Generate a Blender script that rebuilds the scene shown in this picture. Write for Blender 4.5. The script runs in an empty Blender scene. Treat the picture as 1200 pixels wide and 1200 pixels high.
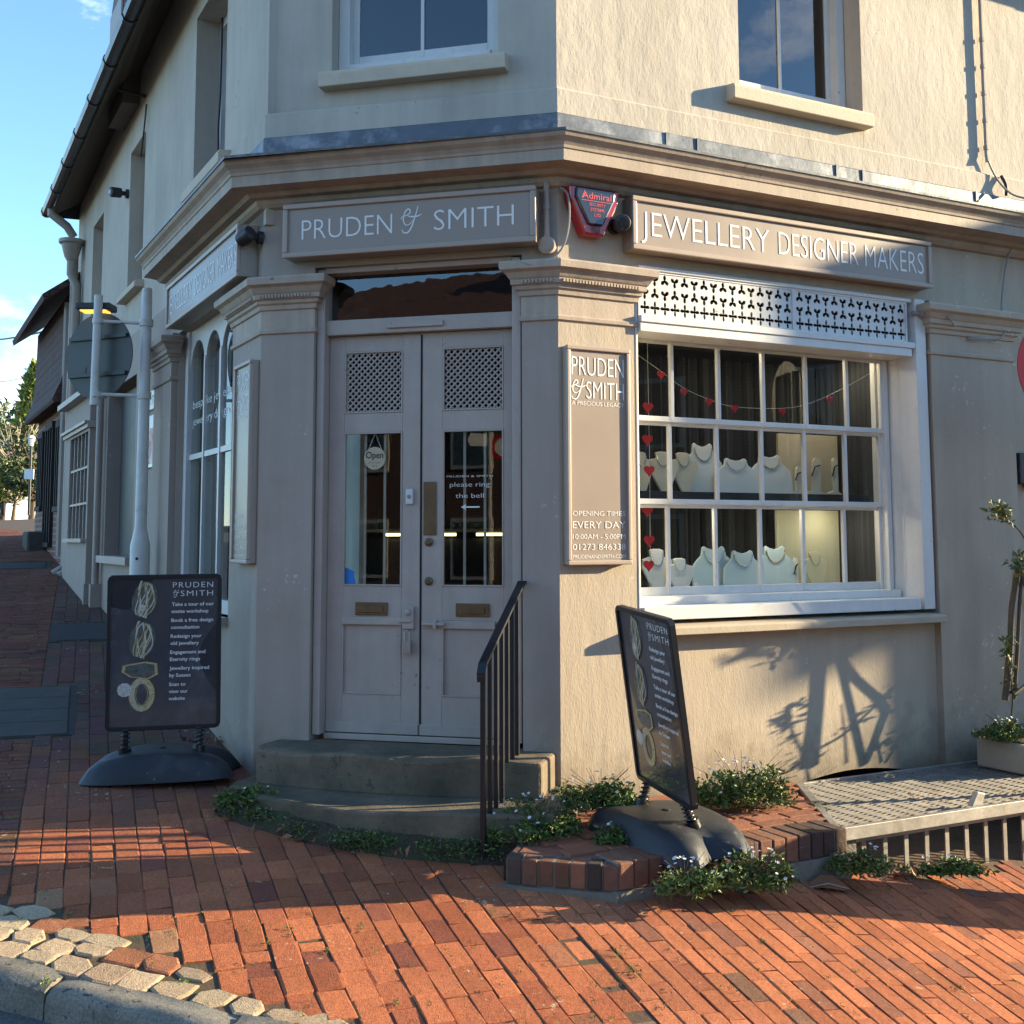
import bpy, bmesh, math, random
from mathutils import Vector, Matrix
R = math.radians
random.seed(7)
sc = bpy.context.scene
col = sc.collection
# ------------------------------------------------------------------ frames
# camera eye is the origin while building; everything is lifted by ZC at the end
ZC = 1.6
O = Vector((.262, 6.6))
aA, aB, aC = R(27.8), R(75.2), R(62.2)
dA = Vector((-math.sin(aA), math.cos(aA))); nA = Vector((-dA.y, dA.x))
dB = Vector((-math.sin(aB), math.cos(aB))); nB = Vector((-dB.y, dB.x))
dC = Vector((math.sin(aC), math.cos(aC))); nC = Vector((dC.y, -dC.x))
LB = 1.836
OA = O + dB*LB
def FA(t, o, z): p = OA + dA*t + nA*o; return Vector((p.x, p.y, z))
def FB(t, o, z): p = O + dB*t + nB*o; return Vector((p.x, p.y, z))
def FC(t, o, z): p = O + dC*t + nC*o; return Vector((p.x, p.y, z))
def FW(x, y, z): return Vector((x, y, z))
def frame(loc, rz=0, tilt=0, roll=0):
    m = Matrix.Translation(Vector(loc)) @ Matrix.Rotation(rz, 4, 'Z') @ Matrix.Rotation(tilt, 4, 'X') @ Matrix.Rotation(roll, 4, 'Y')
    return lambda x, y, z: m @ Vector((x, y, z))
def g(x, y):
    z = -1.554 + .1*(max(y, -2)-5.89) - .035*(max(-6, min(x, 8))+.144)
    t = (x-OA.x)*dA.x + (y-OA.y)*dA.y
    if t > 0: z += .02*min(t, 11.5)
    if t > 11.5: z -= (min(t, 25)-11.5)*.055
    if t > 25: z -= (t-25)*.105
    s = x-.9
    z -= .12*(math.log(1+math.exp(6*min(s, 4)))/6)*max(0, min(1, (9.5-y)/2))
    if x < -9: z += 0
    return z
# ------------------------------------------------------------------ camera
PITCH, ROLL, F = math.atan(134/1387.), R(.14), 1387.
cam = bpy.data.cameras.new('camera'); co = bpy.data.objects.new('camera', cam); col.objects.link(co)
cam.sensor_width = 36; cam.lens = 36*F/1200; cam.shift_y = -(600-497)/1200; cam.clip_end = 2000; cam.clip_start = .05
co.location = (0, 0, ZC)
co.rotation_euler = (Matrix.Rotation(R(90)+PITCH, 4, 'X') @ Matrix.Rotation(-ROLL*-1*-1, 4, 'Z')).to_euler()
sc.camera = co
def ray(px, py):
    x0, z0 = (px-600)/F, -(py-497)/F
    c, s = math.cos(ROLL), math.sin(ROLL)
    x, z = x0*c-z0*s, z0*c+x0*s
    cp, sp = math.cos(PITCH), math.sin(PITCH)
    return Vector((x, cp-z*sp, sp+z*cp))
def proj(p):
    cp, sp = math.cos(PITCH), math.sin(PITCH)
    Y = p[1]*cp+p[2]*sp
    if Y < .2: return (-9999, -9999)
    return 600+F*p[0]/Y, 497-F*(-p[1]*sp+p[2]*cp)/Y
def on(face, px, py, out=0):
    "photo pixel -> (t, z) on a wall plane of the shop"
    o, d, n = dict(A=(OA, dA, nA), B=(O, dB, nB), C=(O, dC, nC))[face]
    r = ray(px, py); r2 = Vector((r.x, r.y)); q = o+n*out
    p = r*(q.dot(n)/r2.dot(n))
    return (Vector((p.x, p.y))-o).dot(d), p.z
def onground(px, py, dz=0):
    r = ray(px, py); lo, hi = .5, 80
    k = 1.
    while k < 80:
        if r.z*k < g(r.x*k, r.y*k)+dz: break
        k += .02
    return Vector((r.x*k, r.y*k, r.z*k))
# ------------------------------------------------------------------ mesh builder
class MB:
    def __init__(s): s.v = []; s.f = []; s.c = []
    def add(s, vs, fs, c=None):
        b = len(s.v); s.v += [Vector(v) for v in vs]
        for f in fs: s.f.append([i+b for i in f]); s.c.append(c)
        return s
    def box(s, fr, a0, a1, b0, b1, c0, c1, c=None):
        vs = [fr(x, y, z) for x in (a0, a1) for y in (b0, b1) for z in (c0, c1)]
        return s.add(vs, [(0, 1, 3, 2), (4, 6, 7, 5), (0, 4, 5, 1), (2, 3, 7, 6), (0, 2, 6, 4), (1, 5, 7, 3)], c)
    def prism(s, fr, pts, o0, o1, c=None):
        "pts (t,z) outline extruded through the wall direction o"
        n = len(pts)
        vs = [fr(t, o0, z) for t, z in pts]+[fr(t, o1, z) for t, z in pts]
        fs = [tuple(range(n)), tuple(range(2*n-1, n-1, -1))]+[(i, (i+1) % n, n+(i+1) % n, n+i) for i in range(n)]
        return s.add(vs, fs, c)
    def plan(s, pts, z0, z1, c=None):
        n = len(pts); h = lambda z, p: z(p) if callable(z) else z
        vs = [(p[0], p[1], h(z0, p)) for p in pts]+[(p[0], p[1], h(z1, p)) for p in pts]
        fs = [tuple(range(n)), tuple(range(2*n-1, n-1, -1))]+[(i, (i+1) % n, n+(i+1) % n, n+i) for i in range(n)]
        return s.add(vs, fs, c)
    def sheet(s, pts, c=None): return s.add(pts, [tuple(range(len(pts)))], c)
    def tube(s, pts, r, n=8, c=None, closed=False):
        pts = [Vector(p) for p in pts]; rs = r if isinstance(r, (list, tuple)) else [r]*len(pts)
        vs = []; m = len(pts); up = None
        for i, p in enumerate(pts):
            a = pts[(i-1) % m] if (i > 0 or closed) else p
            b = pts[(i+1) % m] if (i < m-1 or closed) else p
            d = (b-a).normalized()
            if up is None:
                up = d.orthogonal().normalized()
            up = (up-d*up.dot(d))
            up = up.normalized() if up.length > 1e-6 else d.orthogonal().normalized()
            w = d.cross(up)
            for k in range(n):
                q = 2*math.pi*k/n
                vs.append(p+(up*math.cos(q)+w*math.sin(q))*rs[i])
        fs = []
        for i in range(m if closed else m-1):
            for k in range(n):
                j = (i+1) % m
                fs.append((i*n+k, i*n+(k+1) % n, j*n+(k+1) % n, j*n+k))
        if not closed: fs += [tuple(range(n))[::-1], tuple((m-1)*n+k for k in range(n))]
        return s.add(vs, fs, c)
    def cyl(s, p, q, r, n=16, c=None): return s.tube([p, q], r, n, c)
    def lathe(s, fr, prof, n=20, c=None):
        "prof (radius, height) turned about the frame's local z"
        vs = []; fs = []; m = len(prof)
        for r, h in prof:
            for k in range(n): vs.append(fr(r*math.cos(2*math.pi*k/n), r*math.sin(2*math.pi*k/n), h))
        for i in range(m-1):
            for k in range(n): fs.append((i*n+k, i*n+(k+1) % n, (i+1)*n+(k+1) % n, (i+1)*n+k))
        fs += [tuple(range(n))[::-1], tuple((m-1)*n+k for k in range(n))]
        return s.add(vs, fs, c)
    def sweep(s, path, prof, caps=True, c=None):
        "prof (out, z) swept along plan path with mitres; outward is to the left of travel reversed"
        n = len(path); rings = []
        for i in range(n):
            def nrm(a, b): d = (b-a).normalized(); return Vector((d.y, -d.x))
            if i == 0: m = nrm(path[0], path[1])
            elif i == n-1: m = nrm(path[-2], path[-1])
            else:
                n1, n2 = nrm(path[i-1], path[i]), nrm(path[i], path[i+1]); m = (n1+n2); m = m/(m.dot(n1))
            rings.append([Vector((path[i].x+m.x*o, path[i].y+m.y*o, z)) for o, z in prof])
        k = len(prof); vs = [p for r in rings for p in r]; fs = []
        for i in range(n-1):
            for j in range(k-1): fs.append((i*k+j, i*k+j+1, (i+1)*k+j+1, (i+1)*k+j))
        if caps: fs += [tuple(range(k)), tuple((n-1)*k+j for j in range(k))[::-1]]
        return s.add(vs, fs, c)
    def build(s, name, mat, parent=None, bevel=0, smooth=False, fix=True, loc=None):
        me = bpy.data.meshes.new(name)
        off = Vector((0, 0, 0)); q = parent
        while q is not None: off += q.location; q = q.parent
        base = Vector(loc) if loc is not None else Vector((0, 0, 0))
        off = off+base
        me.from_pydata([v-off for v in s.v], [], s.f)
        if fix:
            bm = bmesh.new(); bm.from_mesh(me); bmesh.ops.recalc_face_normals(bm, faces=bm.faces); bm.to_mesh(me); bm.free()
        if any(c is not None for c in s.c):
            at = me.color_attributes.new('Col', 'FLOAT_COLOR', 'CORNER')
            for p in me.polygons:
                c = s.c[p.index] or (1, 1, 1)
                for li in p.loop_indices: at.data[li].color = (*c, 1)
        if isinstance(mat, (list, tuple)):
            for m in mat: me.materials.append(m)
        else: me.materials.append(mat)
        if smooth:
            for p in me.polygons: p.use_smooth = True
            try: me.set_sharp_from_angle(angle=R(40))
            except Exception: pass
        o = bpy.data.objects.new(name, me); col.objects.link(o); o.parent = parent; o.location = base
        if bevel:
            b = o.modifiers.new('edge', 'BEVEL'); b.width = bevel; b.segments = 2; b.limit_method = 'ANGLE'; b.angle_limit = R(35)
        return o
def tag(o, label, cat=None, group=None, kind=None):
    if label: o['label'] = label
    if cat: o['category'] = cat
    if group: o['group'] = group
    if kind: o['kind'] = kind
    return o
def thing(name, loc, label, cat, group=None):
    o = bpy.data.objects.new(name, None); o.empty_display_size = .2; col.objects.link(o); o.location = Vector(loc)
    return tag(o, label, cat, group)
# ------------------------------------------------------------------ materials
def nt(name):
    m = bpy.data.materials.new(name); m.use_nodes = True; t = m.node_tree; t.nodes.clear()
    out = t.nodes.new('ShaderNodeOutputMaterial'); return m, t, out
def N(t, k, **kw):
    n = t.nodes.new(k)
    for a, b in kw.items():
        if a in n.inputs.keys(): n.inputs[a].default_value = b
        else: setattr(n, a, b)
    return n
def mat(name, c, rough=.7, metal=0, var=.12, vscale=6., c2=None, cscale=2., cfac=.5, bump=0, bscale=60., bump2=0, b2scale=8., col_attr=False, spec=.4, stretch=None, coat=0, pit=0, pscale=90., streak=0, chips=None, chipamt=.72, stain=0, base_dirt=None):
    m, t, out = nt(name); L = t.links.new
    p = N(t, 'ShaderNodeBsdfPrincipled', Roughness=rough, Metallic=metal); L(p.outputs[0], out.inputs[0])
    p.inputs['Specular IOR Level'].default_value = spec
    p.inputs['Coat Weight'].default_value = coat
    geo = N(t, 'ShaderNodeTexCoord'); mp = N(t, 'ShaderNodeMapping')
    L(geo.outputs['Object'], mp.inputs[0]); vec = mp.outputs[0]
    if stretch: mp.inputs['Scale'].default_value = stretch
    base = N(t, 'ShaderNodeRGB'); base.outputs[0].default_value = (*c, 1); cur = base.outputs[0]
    if col_attr:
        a = N(t, 'ShaderNodeAttribute', attribute_name='Col'); mx = N(t, 'ShaderNodeMix', data_type='RGBA', blend_type='MULTIPLY'); mx.inputs[0].default_value = 1
        L(cur, mx.inputs[6]); L(a.outputs[0], mx.inputs[7]); cur = mx.outputs[2]
    if c2:
        n = N(t, 'ShaderNodeTexNoise', Scale=cscale, Detail=6., Roughness=.65); L(vec, n.inputs[0])
        r = N(t, 'ShaderNodeValToRGB'); r.color_ramp.elements[0].position = 1-cfac-.1; r.color_ramp.elements[1].position = min(1, 1-cfac+.12)
        L(n.outputs[0], r.inputs[0]); mx = N(t, 'ShaderNodeMix', data_type='RGBA'); L(r.outputs[0], mx.inputs[0]); L(cur, mx.inputs[6]); mx.inputs[7].default_value = (*c2, 1); cur = mx.outputs[2]
    if var:
        n = N(t, 'ShaderNodeTexNoise', Scale=vscale, Detail=8., Roughness=.7); L(vec, n.inputs[0])
        mr = N(t, 'ShaderNodeMapRange'); L(n.outputs[0], mr.inputs[0]); mr.inputs[1].default_value = .25; mr.inputs[2].default_value = .75; mr.inputs[3].default_value = 1-var; mr.inputs[4].default_value = 1+var
        mx = N(t, 'ShaderNodeVectorMath', operation='SCALE'); L(cur, mx.inputs[0]); L(mr.outputs[0], mx.inputs['Scale']); cur = mx.outputs[0]
        mr2 = N(t, 'ShaderNodeMapRange'); L(n.outputs[0], mr2.inputs[0]); mr2.inputs[3].default_value = max(0, rough-.12); mr2.inputs[4].default_value = min(1, rough+.12); L(mr2.outputs[0], p.inputs['Roughness'])
    if streak:
        m3 = N(t, 'ShaderNodeMapping'); L(geo.outputs['Object'], m3.inputs[0]); m3.inputs['Scale'].default_value = (7, 7, .45)
        n = N(t, 'ShaderNodeTexNoise', Scale=1.6, Detail=5., Roughness=.6); L(m3.outputs[0], n.inputs[0]); mr = N(t, 'ShaderNodeMapRange'); L(n.outputs[0], mr.inputs[0]); mr.inputs[1].default_value = .35; mr.inputs[2].default_value = .62; mr.inputs[3].default_value = 1-streak; mr.inputs[4].default_value = 1+streak*.3
        mx = N(t, 'ShaderNodeVectorMath', operation='SCALE'); L(cur, mx.inputs[0]); L(mr.outputs[0], mx.inputs['Scale']); cur = mx.outputs[0]
    if stain:
        n = N(t, 'ShaderNodeTexNoise', Scale=1.1, Detail=7., Roughness=.7); L(geo.outputs['Object'], n.inputs[0]); mr = N(t, 'ShaderNodeMapRange'); L(n.outputs[0], mr.inputs[0]); mr.inputs[1].default_value = .38; mr.inputs[2].default_value = .58; mr.inputs[3].default_value = 1-stain; mr.inputs[4].default_value = 1.05
        mx = N(t, 'ShaderNodeVectorMath', operation='SCALE'); L(cur, mx.inputs[0]); L(mr.outputs[0], mx.inputs['Scale']); cur = mx.outputs[0]
    if chips:
        n = N(t, 'ShaderNodeTexNoise', Scale=26., Detail=6., Roughness=.62); L(geo.outputs['Object'], n.inputs[0]); n2 = N(t, 'ShaderNodeTexNoise', Scale=2.3, Detail=3.); L(geo.outputs['Object'], n2.inputs[0])
        ad = N(t, 'ShaderNodeMath', operation='ADD'); L(n.outputs[0], ad.inputs[0]); mu = N(t, 'ShaderNodeMath', operation='MULTIPLY'); L(n2.outputs[0], mu.inputs[0]); mu.inputs[1].default_value = .5; L(mu.outputs[0], ad.inputs[1])
        r = N(t, 'ShaderNodeMapRange'); L(ad.outputs[0], r.inputs[0]); r.inputs[1].default_value = chipamt+.25; r.inputs[2].default_value = chipamt+.265
        mx = N(t, 'ShaderNodeMix', data_type='RGBA'); L(r.outputs[0], mx.inputs[0]); L(cur, mx.inputs[6]); mx.inputs[7].default_value = (*chips, 1); cur = mx.outputs[2]
    if base_dirt is not None:
        sp = N(t, 'ShaderNodeSeparateXYZ'); gp = N(t, 'ShaderNodeNewGeometry'); L(gp.outputs['Position'], sp.inputs[0]); n = N(t, 'ShaderNodeTexNoise', Scale=7., Detail=7., Roughness=.7); L(geo.outputs['Object'], n.inputs[0])
        a_ = N(t, 'ShaderNodeMath', operation='MULTIPLY_ADD'); L(n.outputs[0], a_.inputs[0]); a_.inputs[1].default_value = -.75; L(sp.outputs[2], a_.inputs[2])
        r = N(t, 'ShaderNodeMapRange'); L(a_.outputs[0], r.inputs[0]); r.inputs[1].default_value = base_dirt-.30; r.inputs[2].default_value = base_dirt+.12; r.inputs[3].default_value = .75; r.inputs[4].default_value = 0
        mx = N(t, 'ShaderNodeMix', data_type='RGBA'); L(r.outputs[0], mx.inputs[0]); L(cur, mx.inputs[6]); mx.inputs[7].default_value = (.15, .115, .075, 1); cur = mx.outputs[2]
    L(cur, p.inputs['Base Color']); nb = None
    for st, s_ in ((bump, bscale), (bump2, b2scale)):
        if st:
            n = N(t, 'ShaderNodeTexNoise', Scale=s_, Detail=4., Roughness=.6); L(vec, n.inputs[0])
            b = N(t, 'ShaderNodeBump', Distance=st); b.inputs['Strength'].default_value = 1; L(n.outputs[0], b.inputs['Height'])
            if nb: L(nb, b.inputs['Normal'])
            nb = b.outputs[0]
    if pit:
        n = N(t, 'ShaderNodeTexVoronoi', Scale=pscale); L(vec, n.inputs[0]); r = N(t, 'ShaderNodeMapRange'); L(n.outputs[0], r.inputs[0]); r.inputs[2].default_value = .35
        b = N(t, 'ShaderNodeBump', Distance=pit); L(r.outputs[0], b.inputs['Height'])
        if nb: L(nb, b.inputs['Normal'])
        nb = b.outputs[0]
    if nb: L(nb, p.inputs['Normal'])
    return m
def glassmat(name, tint=(.93, .95, .94), ior=1.5, boost=1.0, rough=0.0, wobble=.0004):
    m, t, out = nt(name); L = t.links.new
    fr = N(t, 'ShaderNodeFresnel', IOR=ior); mu = N(t, 'ShaderNodeMath', operation='MULTIPLY', use_clamp=True); mu.inputs[1].default_value = boost; L(fr.outputs[0], mu.inputs[0])
    tr = N(t, 'ShaderNodeBsdfTransparent'); tr.inputs[0].default_value = (*tint, 1)
    gl = N(t, 'ShaderNodeBsdfGlossy', Roughness=rough); mx = N(t, 'ShaderNodeMixShader')
    tc = N(t, 'ShaderNodeTexCoord'); n = N(t, 'ShaderNodeTexNoise', Scale=5.); L(tc.outputs['Object'], n.inputs[0]); b = N(t, 'ShaderNodeBump', Distance=wobble*4); L(n.outputs[0], b.inputs['Height']); L(b.outputs[0], gl.inputs['Normal'])
    gm = N(t, 'ShaderNodeNewGeometry'); sb = N(t, 'ShaderNodeMath', operation='SUBTRACT'); sb.inputs[0].default_value = 1; L(gm.outputs['Backfacing'], sb.inputs[1]); mm = N(t, 'ShaderNodeMath', operation='MULTIPLY'); L(mu.outputs[0], mm.inputs[0]); L(sb.outputs[0], mm.inputs[1])
    L(mm.outputs[0], mx.inputs[0]); L(tr.outputs[0], mx.inputs[1]); L(gl.outputs[0], mx.inputs[2]); L(mx.outputs[0], out.inputs[0])
    return m
def emit(name, c, s):
    m, t, out = nt(name); e = N(t, 'ShaderNodeEmission', Strength=s); e.inputs[0].default_value = (*c, 1); t.links.new(e.outputs[0], out.inputs[0]); return m
def brickmat(name, c1, c2, mortar, bw=.225, bh=.075, ms=.012, rough=.85, bump=.004, axis='wall', offset=.5):
    m, t, out = nt(name); L = t.links.new
    p = N(t, 'ShaderNodeBsdfPrincipled', Roughness=rough); L(p.outputs[0], out.inputs[0])
    a = N(t, 'ShaderNodeAttribute', attribute_name='UVB')
    b = N(t, 'ShaderNodeTexBrick', Scale=1.0); b.offset = offset
    L(a.outputs['Vector'], b.inputs[0])
    b.inputs['Color1'].default_value = (*c1, 1); b.inputs['Color2'].default_value = (*c2, 1); b.inputs['Mortar'].default_value = (*mortar, 1)
    b.inputs['Brick Width'].default_value = bw; b.inputs['Row Height'].default_value = bh; b.inputs['Mortar Size'].default_value = ms
    n = N(t, 'ShaderNodeTexNoise', Scale=9., Detail=6.); L(a.outputs['Vector'], n.inputs[0]); mr = N(t, 'ShaderNodeMapRange'); L(n.outputs[0], mr.inputs[0]); mr.inputs[3].default_value = .6; mr.inputs[4].default_value = 1.4
    sc_ = N(t, 'ShaderNodeVectorMath', operation='SCALE'); L(b.outputs[0], sc_.inputs[0]); L(mr.outputs[0], sc_.inputs['Scale']); L(sc_.outputs[0], p.inputs['Base Color'])
    bp = N(t, 'ShaderNodeBump', Distance=bump); inv = N(t, 'ShaderNodeMath', operation='SUBTRACT'); inv.inputs[0].default_value = 1; L(b.outputs['Fac'], inv.inputs[1]); L(inv.outputs[0], bp.inputs['Height']); L(bp.outputs[0], p.inputs['Normal'])
    return m
def wall_uv(o):
    "real wall metres as coordinates: along the face, and height"
    me = o.data; at = me.attributes.new('UVB', 'FLOAT_VECTOR', 'CORNER')
    for p in me.polygons:
        n = p.normal; h = Vector((-n.y, n.x, 0)); h = h.normalized() if h.length > .01 else Vector((1, 0, 0))
        v2 = Vector((0, 0, 1)) if abs(n.z) < .7 else Vector((0, 1, 0))
        for li in p.loop_indices:
            q = me.vertices[me.loops[li].vertex_index].co
            at.data[li].vector = (q.dot(h), q.dot(v2)/max(.3, (1-n.z*n.z)**.5 if abs(n.z) < .7 else 1), 0)
    return o
M = dict(
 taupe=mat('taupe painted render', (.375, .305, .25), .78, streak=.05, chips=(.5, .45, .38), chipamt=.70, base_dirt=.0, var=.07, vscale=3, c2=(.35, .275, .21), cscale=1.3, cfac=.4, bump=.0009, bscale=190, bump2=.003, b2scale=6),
 taupelit=mat('taupe render with painted sunlight', (.45, .365, .27), .8, streak=.05, chips=(.58, .5, .4), chipamt=.70, base_dirt=.0, var=.08, vscale=3, c2=(.42, .33, .24), cscale=1.3, cfac=.4, bump=.0019, bscale=110, bump2=.004, b2scale=9, stretch=(1, 1, .4)),  # taupe paint copied paler for the sunny front; sunlight is in the colour
 taupewood=mat('taupe painted timber', (.42, .345, .29), .5, streak=.06, chips=(.2, .16, .13), chipamt=.71, stain=.05, var=.07, vscale=8, bump=.0006, bscale=40, bump2=.0008, b2scale=140, spec=.45),
 cornice=mat('taupe painted moulding', (.43, .34, .26), .68, streak=.14, chips=(.2, .16, .13), chipamt=.71, var=.1, vscale=5, c2=(.35, .275, .21), cscale=3, cfac=.38, bump=.0015, bscale=60),
 cream=mat('cream painted render', (.51, .445, .36), .85, streak=.07, stain=.08, chips=(.30, .25, .19), chipamt=.735, var=.07, vscale=2.4, c2=(.47, .40, .32), cscale=1.1, cfac=.4, bump=.002, bscale=75, bump2=.006, b2scale=12, stretch=(1, 1, .5)),
 creamtrim=mat('cream painted sill', (.58, .47, .345), .75, var=.12, vscale=9, bump=.002, bscale=60),
 white=mat('weathered white gloss paint', (.66, .64, .60), .42, chips=(.25, .2, .15), chipamt=.72, streak=.05, var=.06, vscale=7, c2=(.5, .46, .4), cscale=14, cfac=.3, bump=.0012, bscale=45, spec=.5),
 signboard=mat('taupe sign paint', (.32, .25, .195), .38, var=.04, vscale=2, bump=.0003, bscale=20, spec=.5),
 signrim=mat('taupe sign frame', (.40, .31, .245), .4, var=.05),
 letter=mat('white vinyl letters', (.82, .80, .76), .5, var=0),
 lead=mat('weathered lead', (.12, .13, .145), .48, metal=.35, var=.25, vscale=7, c2=(.34, .34, .34), cscale=4, cfac=.4, bump=.003, bscale=12),
 stone=mat('worn sandstone', (.20, .15, .10), .85, var=.2, vscale=5, c2=(.11, .095, .06), cscale=3, cfac=.5, bump=.006, bscale=16, pit=.002, pscale=60, stain=.3, chips=(.09, .075, .055), chipamt=.66),
 sillstone=mat('painted stone sill', (.44, .36, .26), .8, var=.12, vscale=6, bump=.002, bscale=50),
 blackmetal=mat('black painted iron', (.012, .012, .014), .38, var=.2, vscale=20, bump=.0012, bscale=70, spec=.5, c2=(.06, .035, .02), cscale=18, cfac=.28),
 blackplastic=mat('black moulded plastic', (.022, .023, .026), .5, chips=(.10, .09, .075), chipamt=.70, stain=.3, var=.15, vscale=9, bump=.0006, bscale=120, c2=(.06, .06, .058), cscale=3, cfac=.35),
 blackframe=mat('black aluminium', (.02, .021, .024), .38, chips=(.2, .19, .18), chipamt=.72, var=.08, metal=.2),
 galv=mat('galvanised steel', (.36, .33, .29), .55, stain=.2, chips=(.14, .08, .04), chipamt=.66, metal=.5, var=.25, vscale=12, c2=(.22, .17, .12), cscale=8, cfac=.35, bump=.001, bscale=40),
 greypaint=mat('pale grey column paint', (.64, .62, .57), .5, var=.12, vscale=8, c2=(.4, .36, .3), cscale=9, cfac=.3),
 signback=mat('grey sign back', (.055, .063, .062), .5, var=.1, metal=.2),
 brass=mat('aged brass', (.17, .11, .06), .42, metal=.7, var=.2, vscale=25),
 steel=mat('brushed steel', (.4, .38, .36), .35, metal=.8, var=.1),
 glass=glassmat('window glass', (.9, .93, .92), 1.5, 1.0, wobble=.00002),
 glassup=glassmat('upper window glass', (.5, .52, .54), 1.7, 1.6, wobble=.00012),
 dark=mat('dark interior', (.012, .012, .013), .9, var=.1),
 curtain=mat('charcoal curtain', (.035, .037, .04), .95, var=.15, bump=.002, bscale=60),
 beige=mat('beige display card', (.5, .41, .27), .85, var=.05),
 olive=mat('pale green display card', (.42, .41, .29), .85, var=.05),
 bustwhite=mat('white display board', (.62, .61, .57), .7, var=.05, bump=.0006, bscale=90),
 bustblue=mat('pale blue display board', (.42, .53, .55), .7, var=.05, bump=.0006, bscale=90),
 bustbeige=mat('beige linen bust', (.56, .48, .36), .8, var=.06, bump=.0008, bscale=160),
 shelf=mat('black shelf', (.02, .02, .021), .4),
 silver=mat('silver chain', (.6, .58, .54), .25, metal=1, var=.1),
 gold=mat('yellow gold', (.75, .52, .2), .28, metal=1, var=.15, vscale=40),
 redheart=mat('red felt', (.45, .02, .025), .7, var=.2, vscale=30),
 string=mat('pale string', (.6, .55, .48), .8),
 redplastic=mat('red translucent plastic', (.38, .012, .014), .25, var=.1, coat=.4, spec=.6),
 alarmface=mat('black alarm face', (.018, .016, .02), .22, spec=.6, coat=.5),
 alarmred=mat('red alarm print', (.55, .06, .07), .5, var=0),
 leafg=mat('daisy leaves', (.9, .9, .9), .55, var=.2, vscale=30, col_attr=True, spec=.35),
 petal=mat('white petals', (.75, .74, .7), .6, var=0), yellow=mat('yellow flower centre', (.6, .42, .05), .6, var=0),
 bark=mat('brown stems', (.11, .075, .045), .85, var=.25, vscale=30, bump=.002, bscale=60),
 cane=mat('bleached cane', (.42, .35, .24), .7, var=.15, vscale=20),
 deadleaf=mat('dead leaves', (.9, .9, .9), .7, var=.25, vscale=30, col_attr=True),
 paver=mat('clay pavers', (1.02, 1.0, .96), .9, stain=.20, chips=(.50, .36, .24), chipamt=.70, var=.42, vscale=85, col_attr=True, bump=.004, bscale=190, bump2=.005, b2scale=24, pit=.003, pscale=120, spec=.12),
 joint=mat('sandy joints', (.11, .065, .04), .95, var=.3, vscale=20, c2=(.05, .06, .022), cscale=4, cfac=.4, bump=.004, bscale=70),
 kerb=mat('granite kerb', (.25, .225, .18), .9, var=.5, vscale=95, c2=(.15, .135, .11), cscale=6, cfac=.45, bump=.0012, bscale=60, pit=.0012, pscale=120, chips=(.08, .075, .07), chipamt=.66, spec=.1),
 asphalt=mat('asphalt', (.11, .108, .10), .85, var=.45, vscale=90, bump=.008, bscale=70, pit=.006, pscale=55),
 moss=mat('joint moss', (.9, .9, .9), .9, var=.3, vscale=50, col_attr=True),
 slab=mat('worn stone slab', (.085, .075, .062), .95, var=.3, vscale=5, bump=.003, bscale=20),
 iron=mat('cast iron cover', (.06, .055, .05), .8, metal=.0, spec=.2, var=.25, vscale=14, bump=.002, bscale=60),
 roof=mat('dark roof tile', (.035, .033, .035), .8, var=.3, vscale=6, bump=.01, bscale=14),
 soffit=mat('dark stained soffit', (.15, .115, .095), .7, var=.15),
 gutter=mat('black gutter', (.015, .016, .02), .3, var=.1, spec=.5),
 pipe=mat('painted drainpipe', (.36, .3, .25), .5, var=.12, vscale=8),
 cable=mat('grey cable', (.3, .28, .26), .6), blackcable=mat('black cable', (.02, .02, .02), .6),
 reddisc=mat('red sign face', (.6, .03, .035), .35, var=0), whitedisc=mat('white sign face', (.78, .78, .76), .35, var=0),
 poster=mat('poster grey satin', (.06, .055, .062), .25, var=.3, vscale=2.2, c2=(.14, .13, .145), cscale=1.6, cfac=.4, spec=.5, coat=.6),
 stickerblue=mat('blue sticker', (.03, .2, .55), .4, var=0),
 wood=mat('pale wood disc', (.5, .4, .26), .6, var=.1), ink=mat('black ink', (.02, .02, .02), .6, var=0),
 skin=mat('skin', (.35, .2, .14), .6, var=0), denim=mat('dark trousers', (.02, .022, .03), .8), shirt=mat('pale blue jacket', (.3, .42, .55), .8), hair=mat('dark hair', (.02, .015, .01), .7),
 farleaf=mat('tree foliage', (.9, .9, .9), .7, var=.25, vscale=3, col_attr=True),
 oak=mat('dark timber frame', (.03, .022, .018), .8, var=.2),
 housewall=brickmat('red brick wall', (.22, .085, .055), (.13, .06, .045), (.25, .21, .17)),
 tilehung=brickmat('hung clay tiles', (.10, .045, .035), (.06, .032, .028), (.015, .012, .01), bw=.17, bh=.11, ms=.006, bump=.012),
 rooftile=brickmat('clay roof tiles', (.13, .055, .038), (.085, .045, .035), (.02, .015, .012), bw=.17, bh=.1, ms=.008, bump=.012),
 darkbrick=mat('raised bed bricks', (.9, .9, .9), .85, var=.25, vscale=25, col_attr=True, bump=.003, bscale=60, bump2=.004, b2scale=18),
 mortar=mat('old mortar', (.19, .165, .13), .95, var=.2, vscale=20, bump=.004, bscale=50),
)
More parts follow.
